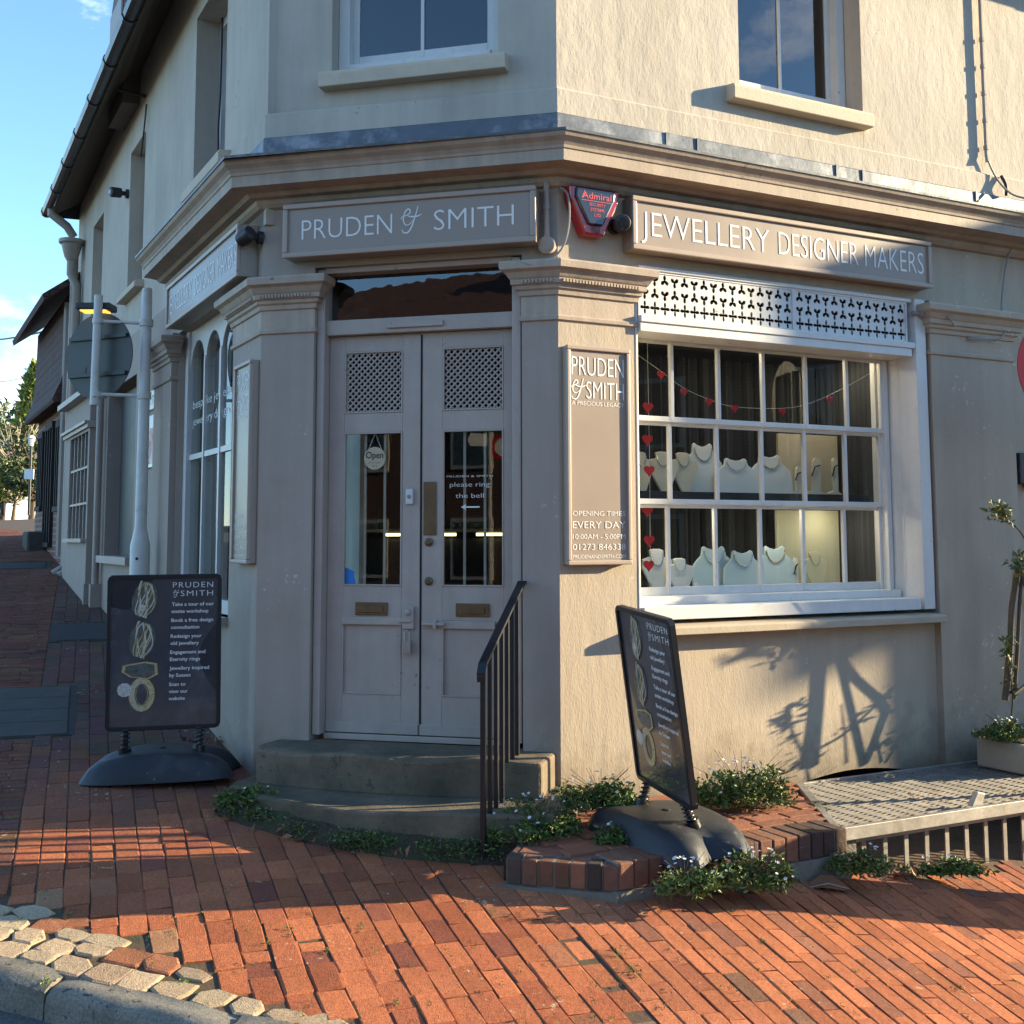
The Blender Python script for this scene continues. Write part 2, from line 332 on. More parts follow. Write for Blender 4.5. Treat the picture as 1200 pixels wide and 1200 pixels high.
# ------------------------------------------------------------------ lettering
def text_mesh(s, mb, fr, x0, x1, base, cap, sign=1, out=.0, align='FIT', space=1.0, thin=-.012):
    "flat letters; fr(t,out,z). sign=+1 when reading direction is +t. x0/x1 are text start and end"
    cu = bpy.data.curves.new('txt', 'FONT'); cu.body = s; cu.size = 1; cu.space_character = space; cu.offset = thin; cu.resolution_u = 3; cu.fill_mode = 'FRONT'
    o = bpy.data.objects.new('txt', cu); col.objects.link(o)
    bpy.context.view_layer.update()
    dg = bpy.context.evaluated_depsgraph_get(); me = bpy.data.meshes.new_from_object(o.evaluated_get(dg))
    xs = [v.co.x for v in me.vertices]
    if xs:
        a, b = min(xs), max(xs); k = cap/.73
        if align == 'FIT': sx = abs(x1-x0)/(b-a)
        else: sx = k
        if align == 'CENTER': x0 = (x0+x1)/2-sign*(b-a)*sx/2
        vs = [fr(x0+sign*(v.co.x-a)*sx, out, base+v.co.y*k) for v in me.vertices]
        mb.add(vs, [tuple(p.vertices) for p in me.polygons])
    bpy.data.objects.remove(o); bpy.data.curves.remove(cu); bpy.data.meshes.remove(me)
def ribbon(mb, fr, pts, w, out=0, closed=False):
    "flat stroke of varying width in the t-z plane"
    n = len(pts); L_ = []; Rr = []
    for i, (x, z) in enumerate(pts):
        a = pts[max(0, i-1)]; b = pts[min(n-1, i+1)]
        dx, dz = b[0]-a[0], b[1]-a[1]; l = math.hypot(dx, dz) or 1
        ww = w[i] if isinstance(w, list) else w
        L_.append(fr(x-dz/l*ww/2, out, z+dx/l*ww/2)); Rr.append(fr(x+dz/l*ww/2, out, z-dx/l*ww/2))
    mb.add(L_+Rr, [(i, i+1, n+i+1, n+i) for i in range(n-1)])
def bez(P, n=8):
    "smooth curve through points"
    out = []
    for i in range(len(P)-1):
        p0, p1, p2, p3 = P[max(0, i-1)], P[i], P[i+1], P[min(len(P)-1, i+2)]
        for k in range(n):
            t = k/n
            out.append(tuple(.5*((2*p1[j])+(-p0[j]+p2[j])*t+(2*p0[j]-5*p1[j]+4*p2[j]-p3[j])*t*t+(-p0[j]+3*p1[j]-3*p2[j]+p3[j])*t**3) for j in range(len(p1))))
    out.append(tuple(P[-1])); return out
def ampersand(mb, fr, x, base, h, sign, out):
    "the looped swash 'et' of the shop lettering, unit box about 0.75 wide"
    s1 = [(.80, 1.04), (.74, .80), (.62, .42), (.50, .10), (.34, -.10), (.14, -.08), (.08, .06)]
    s2 = [(.02, .50), (.10, .60), (.30, .66), (.44, .76), (.42, .90), (.30, .90), (.18, .72), (.14, .44), (.24, .24), (.42, .26), (.60, .44)]
    s3 = [(.34, .62), (.52, .58), (.74, .58), (.96, .66)]
    for s_, w in ((s1, .055), (s2, .05), (s3, .06)):
        b = bez(s_, 6); ww = [h*w*(.5+.7*math.sin(math.pi*i/(len(b)-1))) for i in range(len(b))]
        ribbon(mb, fr, [(x+sign*p[0]*h, base+p[1]*h) for p in b], ww, out)
# ================================================================== THE SHOP
shop = thing('corner_shop', (.26, 6.6, -1.4), 'two storey corner shop, taupe ground floor and cream rendered upper floor with chamfered doorway', 'building')
# --- lower walls
w = MB()
w.box(FC, 0, .517, -.35, 0, -2.3, 2.05)
w.prism(FC, [(.517, -2.3), (1.62, -2.3), (1.62, -1.5)]+[(1.62+1.03*i/12, -1.5+.055*math.sin(math.pi*i/12)) for i in range(13)]+[(2.65, -2.3), (2.87, -2.3), (2.87, -.56), (.517, -.56)], -.35, -.001)
w.box(FC, .517, 2.87, -.35, -.001, 1.60, 2.05)
w.box(FC, 2.87, 7, -.35, 0, -2.3, 2.05)
w.build('lower_wall', M['taupelit'], shop); w = MB()
w.box(FB, 0, .212, -.35, 0, -1.7, 2.05); w.box(FB, 1.491, LB, -.35, 0, -1.7, 2.05)
w.box(FB, .212, 1.491, -.35, -.001, 1.62, 2.05); w.box(FB, .212, .226, -.35, -.06, -1.3, 1.62); w.box(FB, 1.486, 1.491, -.35, -.06, -1.3, 1.62)
w.box(FA, 0, .66, -.35, 0, -1.8, 2.05); w.box(FA, .66, 2.3, -.35, -.001, -1.8, -.5); w.box(FA, .66, 2.3, -.35, -.001, 1.6, 2.05)
w.box(FA, 2.3, 4.06, -.35, 0, -1.8, 1.9); w.box(FA, 4.06, 5.6, -.35, -.001, -1.8, -.2); w.box(FA, 4.06, 5.6, -.35, -.001, 1.5, 1.9); w.box(FA, 4.06, 5.6, -.35, -.16, -.2, 1.5)
w.box(FA, 5.6, 8, -.35, 0, -1.8, 1.9)

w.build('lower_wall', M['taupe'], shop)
# back, floors (dark rooms behind the glass)
FP = [FA(8, -.36, 0), FA(.1, -.36, 0), FB(LB-.15, -.36, 0), FB(.15, -.36, 0), FC(.15, -.36, 0), FC(6.99, -.36, 0), FC(6.99, -6, 0), FA(8, -6, 0)]
b = MB(); b.plan(FP, -1.35, -1.16); b.build('floor', M['dark'], shop)
b = MB(); b.plan(FP, 2.0, 2.15); b.build('ceiling', M['dark'], shop)
b = MB(); b.plan([FA(8, -.35, 0), FA(8, -6, 0), FA(8, -6.3, 0), FA(8.0, 0, 0), FA(8.3, 0, 0)][:2]+[FA(8.25, -6, 0), FA(8.25, -.0, 0), FA(8, 0, 0)], -1.4, 4.2)
b.plan([FC(7, 0, 0), FC(7.25, 0, 0), FC(7.25, -6.2, 0), FC(7, -6.2, 0)], -2.2, 4.6)
b.plan([FA(8.25, -6, 0), FC(7.25, -6.2, 0), (FC(7.25, -6.2, 0)+Vector((.1, .4, 0))), (FA(8.25, -6, 0)+Vector((-.1, .4, 0)))], -1.8, 4.5)
b.build('rear_wall', M['cream'], shop)
b = MB(); b.plan([FB(2.2, -2.9, 0), FB(-.8, -2.9, 0), FB(-.8, -3, 0), FB(2.2, -3, 0)], -1.16, 2.0); b.build('partition', M['dark'], shop)
# --- upper walls, with window openings
UB = 1.79
w = MB()
ZT = 4.8
def openwall(w, fr, t0, t1, z0, zf, holes, th=.35, o=0):
    zt = zf if callable(zf) else (lambda t: zf)
    t = t0
    for a, b_, c, d in sorted(holes):
        w.prism(fr, [(t, z0), (a, z0), (a, zt(a)), (t, zt(t))], o-th, o)
        w.prism(fr, [(a, z0), (b_, z0), (b_, c), (a, c)], o-th, o-.0005)
        w.prism(fr, [(a, d), (b_, d), (b_, zt(b_)), (a, zt(a))], o-th, o-.0005)
        t = b_
    w.prism(fr, [(t, z0), (t1, z0), (t1, zt(t1)), (t, zt(t))], o-th, o)
zA = lambda t: 4.76-.08*t
openwall(w, FC, 0, 7, 2.05, ZT, [(1.33, 2.372, 2.81, 4.25), (4.6, 5.6, 2.81, 4.25)])
openwall(w, FB, 0, UB, 2.05, ZT, [(.349, 1.400, 2.80, 4.25)])
openwall(w, FA, -.05, 8, 1.9, zA, [(1.0, 1.95, 2.60, 4.0), (3.95, 4.7, 2.3, 3.74), (6.3, 7.02, 2.3, 3.56)])
w.box(FA, 3.95, 4.7, -.3, -.14, 2.3, 3.74); w.box(FA, 6.3, 7.02, -.3, -.14, 2.3, 3.56)
w.build('upper_wall', M['cream'], shop)
path = [FA(8, 0, 0), FA(-.048, 0, 0), FB(0, 0, 0), FC(7, 0, 0)]
path = [Vector((p.x, p.y)) for p in path]
p2 = [FA(2.64, 0, 0), FA(0, 0, 0), FB(0, 0, 0), FC(7, 0, 0)]; p2 = [Vector((p.x, p.y)) for p in p2]
pU = [FA(2.64, 0, 0), FA(-.047, 0, 0), FB(0, 0, 0), FC(7, 0, 0)]; pU = [Vector((p.x, p.y)) for p in pU]
b = MB(); b.sweep(pU, [(0, 2.33), (.018, 2.335), (.018, 2.575), (.006, 2.585), (0, 2.59)]); b.build('plinth_band', M['cream'], shop)
b = MB(); b.sweep(p2, [(-.01, 1.99), (.03, 2.0), (.05, 2.02), (.055, 2.045), (.10, 2.05), (.12, 2.07), (.17, 2.078), (.225, 2.082), (.225, 2.145), (.232, 2.15), (.236, 2.165), (.25, 2.185), (.275, 2.205), (.285, 2.225), (.285, 2.236), (.0, 2.30)])
b.build('cornice', M['cornice'], shop)
b = MB(); b.sweep(pU, [(.292, 2.228), (.294, 2.243), (.286, 2.246), (.04, 2.325), (.027, 2.335), (.025, 2.425), (.019, 2.432)])
for t in (.75, .98, 2.1, 2.33, 3.4, 4.5):
    b.box(FC, t-.012, t+.012, .024, .034, 2.33, 2.43); b.prism(FC, [(t-.01, 2.235), (t+.012, 2.235), (t+.012, 2.33), (t-.01, 2.33)], .02, .05)
for t in (.62, 1.25): b.box(FB, t-.01, t+.01, .024, .032, 2.33, 2.43)
for t in (.5, 1.3, 2.1): b.box(FA, t-.03, t+.01, .024, .05, 2.33, 2.47)
b.build('lead_flashing', M['lead'], shop)
# --- pilasters and capitals
CAP = [(0, 1.225), (.014, 1.232), (.016, 1.25), (.004, 1.262), (.004, 1.37), (.016, 1.375), (.02, 1.40), (.034, 1.41), (.036, 1.428), (.052, 1.435), (.054, 1.462), (.062, 1.47), (.08, 1.50), (.105, 1.515), (.108, 1.55), (.10, 1.562), (0, 1.585)]
def capital(pts, name='pilaster', dz=0, extra=None):
    b = MB(); b.sweep([Vector((p.x, p.y)) for p in pts], [(o, z+dz) for o, z in CAP])
    if extra: extra(b)
    return b.build(name, M['cornice'], shop)
def beads(fr, t0, t1, o):
    def f(b):
        t = t0
        while t < t1: b.box(fr, t, t+.013, o, o+.014, 1.439, 1.458); t += .021
    return f
capital([FB(.212, -.06, 0), FB(.212, 0, 0), O.to_3d(), FC(.517, 0, 0), FC(.517, -.06, 0)], 'capital', extra=lambda b: (beads(FC, .0, .51, .05)(b), beads(FB, .02, .2, .05)(b)))
capital([FA(.66, -.06, 0), FA(.66, 0, 0), OA.to_3d(), FB(1.491, 0, 0), FB(1.491, -.06, 0)], 'capital', extra=lambda b: (beads(FA, .02, .64, .05)(b), beads(FB, 1.5, 1.82, .05)(b)))
for fr, t0, t1 in ((FC, 2.87, 3.665), (FA, 2.985, 2.32)):
    b = MB(); b.box(fr, min(t0, t1), max(t0, t1), -.02, .05, -1.55 if fr is FC else -1.7, 1.60)
    b.sweep([Vector((p.x, p.y)) for p in (fr(t0, -.01, 0), fr(t0, .05, 0), fr(t1, .05, 0), fr(t1, -.01, 0))], CAP)
    b.build('pilaster', M['taupelit'] if fr is FC else M['taupe'], shop)
# --- eaves, gutter, roof
def eave(fr, t0, t1, zw, zg, name):
    b = MB(); vs = []
    for t in (t0, t1):
        vs += [fr(t, -.02, zw(t)+.02), fr(t, .34, zg(t)+.03), fr(t, .34, zg(t)+.12), fr(t, -.02, zw(t)+.12)]
    b.add(vs, [(0, 1, 5, 4), (1, 2, 6, 5), (2, 3, 7, 6), (3, 0, 4, 7), (0, 3, 2, 1), (4, 5, 6, 7)]); b.build('soffit', M['soffit'], shop)
    b = MB(); P = [fr(t0+(t1-t0)*i/8, .40, zg(t0+(t1-t0)*i/8)+.06) for i in range(9)]; b.tube(P, .062, 10)
    n = int((t1-t0)/.9)
    for i in range(n+1):
        t = t0+.05+(t1-t0-.1)*i/n; b.tube([fr(t-.03, .40, zg(t)+.06), fr(t+.03, .40, zg(t)+.06)], .07, 10)
    b.build('gutter', M['gutter'], shop)
zgA = lambda t: 4.25-.045*t
eave(FA, -.2, 8.1, zA, zgA, 'a'); eave(FB, -.2, UB+.2, lambda t: 4.78, lambda t: 4.28, 'b'); eave(FC, -.15, 7.3, lambda t: 4.78, lambda t: 4.28, 'c')
ring = [FA(8.3, .38, 3.95), FA(-.25, .38, 4.36), FB(-.15, .38, 4.38), FC(7.4, .38, 4.38), FC(7.4, -6.6, 4.38), FA(8.3, -6.4, 4.1)]
cx = sum(p.x for p in ring)/6; cy = sum(p.y for p in ring)/6
inn = [Vector((p.x+(cx-p.x)*.62, p.y+(cy-p.y)*.62, 6.9)) for p in ring]
b = MB(); b.add(ring+inn, [(i, (i+1) % 6, 6+(i+1) % 6, 6+i) for i in range(6)]+[tuple(range(6, 12))]); b.build('roof', M['roof'], shop)
b = MB(); b.prism(FA, [(4.3, 4.1), (5.1, 4.1), (5.1, 5.3), (4.7, 5.75), (4.3, 5.3)], -1.6, .16); dm = b.build('dormer', M['soffit'], shop)
b = MB(); b.box(FA, 4.38, 5.02, .165, .185, 4.35, 5.2); b.build('dormer_window', M['taupewood'], dm)
# --- windows
def sash(fr, t0, t1, z0, z1, o, name='window', mull=(.5,), meet=None, reveal=.2, paint='white', room=True, glass='glassup'):
    "box sash window: frame, glazing bars, panes"
    b = MB(); fw = .07
    b.box(fr, t0, t0+fw, o-.06, o+.02, z0, z1); b.box(fr, t1-fw, t1, o-.06, o+.02, z0, z1)
    b.box(fr, t0+fw, t1-fw, o-.06, o+.019, z1-fw, z1); b.box(fr, t0+fw, t1-fw, o-.06, o+.03, z0, z0+.05)
    f = b.build(name, M[paint], shop, bevel=.004)
    a, c, d, e = t0+fw, t1-fw, z0+.05, z1-fw
    zm = meet if meet else (d+e)/2
    b = MB()
    for lo, hi, oo in ((d, zm, o-.045), (zm-.03, e, o-.02)):
        s = .04
        b.box(fr, a, a+s, oo-.02, oo, lo, hi); b.box(fr, c-s, c, oo-.02, oo, lo, hi); b.box(fr, a+s, c-s, oo-.02, oo-.001, lo, lo+(.075 if lo == d else s)); b.box(fr, a+s, c-s, oo-.02, oo-.001, hi-s, hi)
        for m in mull: t = a+(c-a)*m; b.box(fr, t-.011, t+.011, oo-.016, oo+.003, lo+.03, hi-.03)
    b.build('sash', M[paint], f, bevel=.003)
    b = MB(); b.box(fr, a+.03, c-.03, o-.059, o-.055, d+.03, zm); b.box(fr, a+.03, c-.03, o-.034, o-.03, zm, e-.02); b.build('pane', M[glass], f)
    return f
sash(FB, .352, 1.398, 2.85, 4.25, -.12, meet=3.7); sash(FC, 1.335, 2.367, 2.86, 4.25, -.17, meet=3.75); sash(FC, 4.605, 5.595, 2.86, 4.25, -.17); sash(FA, 1.003, 1.947, 2.65, 4.0, -.2)
for fr, a, c, z in ((FB, .352, 1.398, 2.85), (FC, 1.335, 2.367, 2.86)):
    for s in (0, 1):
        b = MB(); b.box(fr, (c-.17) if s else a+.07, (c-.07) if s else a+.15, -.42, -.36, z, 4.2); b.build('curtain', M['curtain'], shop)
for fr, a, c, z, hh in ((FB, .286, 1.452, 2.80, .095), (FC, 1.22, 2.39, 2.81, .095), (FC, 4.5, 5.7, 2.81, .095), (FA, .84, 1.98, 2.62, .085), (FA, 3.85, 4.8, 2.32, .06)):
    b = MB(); b.prism(lambda t, o, z_: fr(o, t, z_), [(-.22, z-hh), (.085, z-hh), (.085, z-.02), (.08, z), (-.22, z+.05)], a, c); b.build('window_sill', M['creamtrim'], shop, bevel=.006)
# dark upper rooms
b = MB()
for fr, a, c, z in ((FB, .2, 1.6, 2.6), (FC, 1.1, 2.6, 2.6), (FA, .8, 2.2, 2.4)): b.box(fr, a, c, -1.25, -1.2, z, 4.5)
b.build('room_wall', M['dark'], shop)
# --- display window on the right-hand front
W0, W1 = .519, 2.868
b = MB()
# outer architrave, head, bottom rail and splayed jamb linings
b.box(FC, W0, .536, -.28, .004, -.47, 1.60); b.box(FC, .536, .60, -.28, -.18, -.47, 1.26); b.prism(lambda t, o, z: FC(t, z, o), [(2.70, -.24), (2.78, -.24), (2.845, .035), (2.75, .035)], 1.6, -.47)
b.box(FC, .537, 2.72, -.26, .028, 1.205, 1.26); b.box(FC, .537, 2.74, -.2, .038, 1.26, 1.30); b.box(FC, .537, 2.74, -.2, .02, 1.575, 1.60)
b.box(FC, .537, 2.72, -.28, .032, -.47, -.395)
b.box(FC, .60, 2.70, -.27, -.12, -.395, -.345)
b.box(FC, 2.66, 2.70, -.28, -.18, -.345, 1.205); b.box(FC, .60, .625, -.28, -.18, -.345, 1.205)
b.box(FC, 2.635, 2.66, -.28, -.235, -.345, 1.205)
for t, o in ((2.735, -.10), (2.748, -.05), (2.76, 0)): b.box(FC, t-.012, t-.002, o-.02, o+.004, -.40, 1.2)
dw = b.build('display_window', M['white'], shop, bevel=.004)
b = MB(); TM = [.909, 1.267, 1.622, 1.977, 2.332]
o1, o2, o3 = -.185, -.215, -.245
for (za, zb, oo, off) in ((.705, 1.205, o1, 0), (.205, .705, o2, -.0), (-.345, .205, o3, 0)):
    b.box(FC, .60, .635, oo-.03, oo, za, zb); b.box(FC, 2.635, 2.668, oo-.03, oo, za, zb)
    b.box(FC, .635, 2.635, oo-.03, oo-.001, za-.0, za+(.032 if za > -.3 else .05)); b.box(FC, .635, 2.635, oo-.03, oo-.0015, zb-.022, zb)
    for t in TM: b.box(FC, t-.012, t+.012, oo-.024, oo+.004, za+.01, zb-.01)
b.build('glazing_bars', M['white'], dw, bevel=.003)
b = MB()
for (za, zb, oo) in ((.705, 1.205, o1), (.205, .705, o2), (-.345, .205, o3)):
    ts = [.62]+TM+[2.65]
    for i in range(6): b.box(FC, ts[i], ts[i+1], oo-.019, oo-.016, za+.01, zb-.008)
b.build('pane', M['glass'], dw)
b = MB(); b.prism(lambda t, o, z: FC(o, t, z), [(-.3, -.552), (.115, -.552), (.115, -.512), (.105, -.503), (-.3, -.472)], .52, 2.865)
b.build('window_sill', M['sillstone'], shop, bevel=.004)
# pierced lattice panel above
b = MB(); la, lb, lz0, lz1 = .537, 2.70, 1.30, 1.575
for (a, c) in ((la, 1.72), (1.72, lb)):
    b.box(FC, a, a+.014, -.01, .012, lz0, lz1); b.box(FC, c-.014, c, -.01, .012, lz0, lz1); b.box(FC, a+.014, c-.014, -.01, .011, lz0, lz0+.012); b.box(FC, a+.014, c-.014, -.01, .011, lz1-.012, lz1)
def ringflat(b, fr, t, z, r0, r1, o0, o1, n=12, a0=0, a1=360):
    m = n if a1-a0 >= 360 else n+1; vs = []
    for i in range(m):
        a = R(a0+(a1-a0)*i/n); 
        for r, o in ((r0, o0), (r1, o0), (r1, o1), (r0, o1)): vs.append(fr(t+r*math.cos(a), o, z+r*math.sin(a)))
    fs = []
    for i in range(m if a1-a0 >= 360 else m-1):
        j = (i+1) % m
        for k in range(4): fs.append((i*4+k, i*4+(k+1) % 4, j*4+(k+1) % 4, j*4+k))
    b.add(vs, fs)
# plate with pierced quatrefoils: rows of crosses, trefoils and small bars
def plate(b, fr, t0, t1, z0, z1, o0, o1, cell, hole):
    "grid of cells, each a square outline bridged to a pierced shape"
    nt_ = max(1, round((t1-t0)/cell)); nz = max(1, round((z1-z0)/cell)); ct = (t1-t0)/nt_; cz = (z1-z0)/nz
    for i in range(nt_):
        for j in range(nz):
            cx_, cz_ = t0+(i+.5)*ct, z0+(j+.5)*cz
            pts = hole(i, j); n = len(pts); vs = []
            for o in (o0, o1):
                for k, (x, y) in enumerate(pts): vs.append(fr(cx_+x*ct, o, cz_+y*cz))
                for k, (x, y) in enumerate(pts):
                    l = max(abs(x), abs(y)) or 1; vs.append(fr(cx_+x/l*.5*ct, o, cz_+y/l*.5*cz))
            fs = []
            for k in range(n):
                q = (k+1) % n
                fs += [(k, q, n+q, n+k), (2*n+k, 2*n+n+k, 2*n+n+q, 2*n+q), (k, 2*n+k, 2*n+q, q)]
            b.add(vs, fs)
def quatre(i, j):
    n = 32; k = (i+j) % 2; pts = []
    for a in range(n):
        q = 2*math.pi*a/n+1e-4
        if j % 4 in (0, 3): r = .10+.39*abs(math.cos(2*q))**1.5
        else: r = .10+.34*abs(math.cos(1.5*(q-math.pi/2+(math.pi if k else 0))))**1.4
        pts.append((r*math.cos(q), r*math.sin(q)))
    return pts
for (a, c) in ((la+.014, 1.706), (1.734, lb-.014)): plate(b, FC, a, c, lz0+.012, lz1-.012, -.002, .006, .072, quatre)
b.build('lattice_panel', M['white'], dw, fix=True)
b = MB(); b.box(FC, .54, 2.72, -.06, -.03, 1.301, 1.574); b.build('lattice_backing', M['dark'], dw)
# display box
b = MB(); b.box(FC, .60, 2.75, -1.0, -.25, -.42, -.36); b.build('window_bed', M['bustwhite'], shop)
b = MB()
for (a, c) in ((.62, 2.72),):
    vs = []; n = 150
    for z in (-.36, 1.25):
        for i in range(n+1):
            t = a+(c-a)*i/n; vs.append(FC(t, -.93+.03*math.sin(i*.9)+.012*math.sin(i*2.3), z))
    b.add(vs, [(i, i+1, n+2+i, n+1+i) for i in range(n)])
vs = []; n = 40
for z in (-.36, 1.25):
    for i in range(n+1): vs.append(FC(2.71+.012*math.sin(i*1.5), -.29-.6*i/n, z))
b.add(vs, [(i, i+1, n+2+i, n+1+i) for i in range(n)])
b.build('display_curtain', M['curtain'], shop, smooth=True, fix=False)
b = MB(); b.box(FC, 2.12, 2.66, -.66, -.64, .23, .72); b.build('display_backdrop', M['beige'], shop)
b = MB(); b.box(FC, 2.10, 2.66, -.67, -.65, -.36, .19); b.build('display_backdrop', M['olive'], shop)
b = MB(); b.box(FC, .61, 2.62, -.62, -.30, .222, .288); b.build('display_shelf', M['shelf'], shop, bevel=.003)
b = MB(); b.box(FC, .55, 2.76, -1.0, -.3, 1.25, 1.3); b.build('display_ceiling', M['dark'], shop)
spotm = emit('display spot and fill light', (1., .84, .62), 60.)
for t, o, z in ((.9, -.36, 1.243), (1.5, -.36, 1.243), (2.1, -.36, 1.243), (2.5, -.42, 1.243), (1.1, -.40, .219), (1.9, -.40, .219), (2.45, -.45, .219)):  # ceiling spots; the under-shelf ones are added to brighten the lower row
    b = MB(); b.lathe(lambda x, y, h: FC(t+x, o+y, z-h), [(.028, 0), (.028, .004), (.02, .005)], 12); b.build('display_spot_fill', spotm, shop)
# basement window in the light well
b = MB(); b.box(FC, 1.6, 2.67, -.2, -.16, -2.3, -1.4); b.build('basement_pane', M['dark'], shop)
# --- arched window on the street side
b = MB()
a0, a1, zb, zt = .662, 2.298, -.5, 1.6
mt = [.80, 1.30, 1.80, 2.22]
oF = -.07
b.box(FA, a0, .80, oF-.08, oF, zb, zt); b.box(FA, 2.20, a1, oF-.08, oF+.02, zb, zt)
b.box(FA, .80, 2.20, oF-.08, oF+.001, zb, zb+.09)
lights = [(.80, 1.245), (1.28, 1.72), (1.755, 2.20)]
for t in (1.262, 1.738): b.box(FA, t-.018, t+.018, oF-.07, oF+.004, zb+.09, 1.35)
b.box(FA, .80, 2.20, oF-.07, oF-.003, .60, .64)
for a, c in lights:
    r = (c-a)/2; m = (a+c)/2; z0 = 1.50-r; P = [(a-.018, zt), (a-.018, z0)]
    P = [(m-r*math.cos(math.pi*i/12), z0+r*math.sin(math.pi*i/12)) for i in range(13)]
    for i in range(12):
        (x0, y0), (x1, y1) = P[i], P[i+1]
        b.prism(FA, [(x0, y0), (x1, y1), (x1, zt), (x0, zt)], oF-.07, oF-.002)
for t0_, t1_ in ((1.245, 1.28), (1.72, 1.755)): b.box(FA, t0_, t1_, oF-.07, oF-.002, 1.27, zt)
ag = b.build('arched_window', M['white'], shop)
b = MB(); b.box(FA, .79, 2.21, oF-.022, oF-.018, zb+.05, 1.55); b.build('pane', M['glass'], ag)
b = MB()
for s, z in (('bespoke jewellers', .99), ('jewellery designers', .86)): text_mesh(s, b, FA, 2.16, .86, z, .07, -1, oF-.016)
b.build('lettering', M['letter'], ag)
b = MB(); b.box(FA, .66, 2.3, -.3, .06, -.55, -.5); b.build('window_sill', M['taupewood'], shop)
b = MB(); b.box(FA, .7, 2.3, -.95, -.9, -.5, 1.6); b.build('display_curtain', M['bustwhite'], shop)
b = MB(); b.box(FA, 4.0, 5.65, -.1, .07, -.23, -.16); b.build('window_sill', M['taupewood'], shop)
b = MB(); b.box(FA, 4.1, 5.56, -.155, -.13, -.15, 1.46); b.build('blocked_window', M['signback'], shop)
# --- doorway
b = MB(); oD = -.11
b.box(FB, .226, .278, -.2, -.03, -1.13, 1.615); b.box(FB, 1.438, 1.486, -.2, -.03, -1.13, 1.615)
b.box(FB, .278, 1.438, -.2, -.032, 1.585, 1.62); b.box(FB, .278, 1.438, -.2, -.06, 1.215, 1.305); b.box(FB, .70, 1.05, -.062, -.045, 1.24, 1.275)
b.box(FB, .278, 1.438, -.2, -.09, -1.16, -1.126)
b.build('door_frame', M['taupewood'], shop, bevel=.004)
b = MB(); b.box(FB, .29, 1.43, -.13, -.126, 1.305, 1.585); b.build('fanlight', M['glassup'], shop)
def leaf(a, c, oa, oc):
    b = MB(); f, k = oD, oD-.045
    b.box(FB, a, oa, k, f, -1.12, 1.212); b.box(FB, oc, c, k, f, -1.12, 1.212)
    for lo, hi in ((-1.12, -.90), (-.47, -.275), (.63, .745), (1.117, 1.212)): b.box(FB, oa, oc, k, f-.001, lo, hi)
    b.box(FB, oa, oc, k+.01, f-.012, -.90, -.47)
    for (x0, x1, z0, z1) in ((oa, oc, -.90, -.47), (oa, oc, -.275, .63), (oa, oc, .745, 1.117)):
        e = .010
        b.box(FB, x0, x0+e, f-.012, f+.004, z0, z1); b.box(FB, x1-e, x1, f-.012, f+.004, z0, z1); b.box(FB, x0+e, x1-e, f-.012, f+.004, z0, z0+e); b.box(FB, x0+e, x1-e, f-.012, f+.004, z1-e, z1)
    b.box(FB, a+.004, c-.004, f-.001, f+.012, -1.12, -1.06)
    d = b.build('door', M['taupewood'], shop, bevel=.0025)
    # lattice grille
    b = MB(); x0, x1, z0, z1 = oa+.01, oc-.01, .755, 1.107; s = .038
    m = 1.0
    for sg in (1, -1):
        q = -(z1-z0)
        while q < (x1-x0):
            # line t = x0+q+(z-z0)/m going up
            P = []
            for z in (z0, z1):
                P.append((x0+q+(z-z0)/m, z))
            (ta, za), (tb, zb_) = P
            def clip(ta, za, tb, zb_):
                if ta < x0: za += (x0-ta)*(zb_-za)/(tb-ta); ta = x0
                if tb > x1: zb_ -= (tb-x1)*(zb_-za)/(tb-ta); tb = x1
                return ta, za, tb, zb_
            ta, za, tb, zb_ = clip(ta, za, tb, zb_)
            if tb-ta > .01:
                if sg < 0: ta, tb = x0+x1-ta, x0+x1-tb
                dx, dz = tb-ta, zb_-za; l = math.hypot(dx, dz); nx, nz = -dz/l*.0045, dx/l*.0045
                b.prism(FB, [(ta+nx, za+nz), (tb+nx, zb_+nz), (tb-nx, zb_-nz), (ta-nx, za-nz)], f-.02+(.004 if sg < 0 else 0), f-.010+(.004 if sg < 0 else 0))
            q += s
    b.build('grille', M['taupewood'], d)
    b = MB(); b.box(FB, x0, x1, f-.035, f-.03, z0, z1); b.build('grille_backing', M['dark'], d)
    b = MB(); b.box(FB, oa, oc, f-.024, f-.020, -.275, .63); b.build('pane', M['glass'], d)
    b = MB()
    for k2 in (1/3., 2/3.): t = oa+(oc-oa)*k2; b.box(FB, t-.007, t+.007, f-.045, f-.036, -.275, .63)
    b.build('glazing_bars', M['pipe'], d)
    m = (oa+oc)/2
    b = MB(); b.box(FB, m-.10, m+.10, f-.001, f+.010, -.445, -.37); b.box(FB, m-.075, m+.075, f+.009, f+.016, -.43, -.392); b.build('letter_plate', M['brass'], d, bevel=.003)
    return d
dr = leaf(.281, .855, .35, .72); dl = leaf(.857, 1.436, .968, 1.338)
b = MB(); b.box(FB, .845, .853, -.2, -.107, -1.1, 1.2); b.build('meeting_strip', M['dark'], dr)
b = MB(); b.box(FB, .755, .835, oD, oD+.008, .02, .33); b.build('push_plate', M['brass'], dr, bevel=.003)
for z in (-.02, -.245):
    b = MB(); b.lathe(lambda x, y, h, z=z: FB(.80+x, oD+h, z+y), [(.024, 0), (.024, .012), (.012, .02), (.006, .02)], 16); b.build('lock', M['brass'], dr)
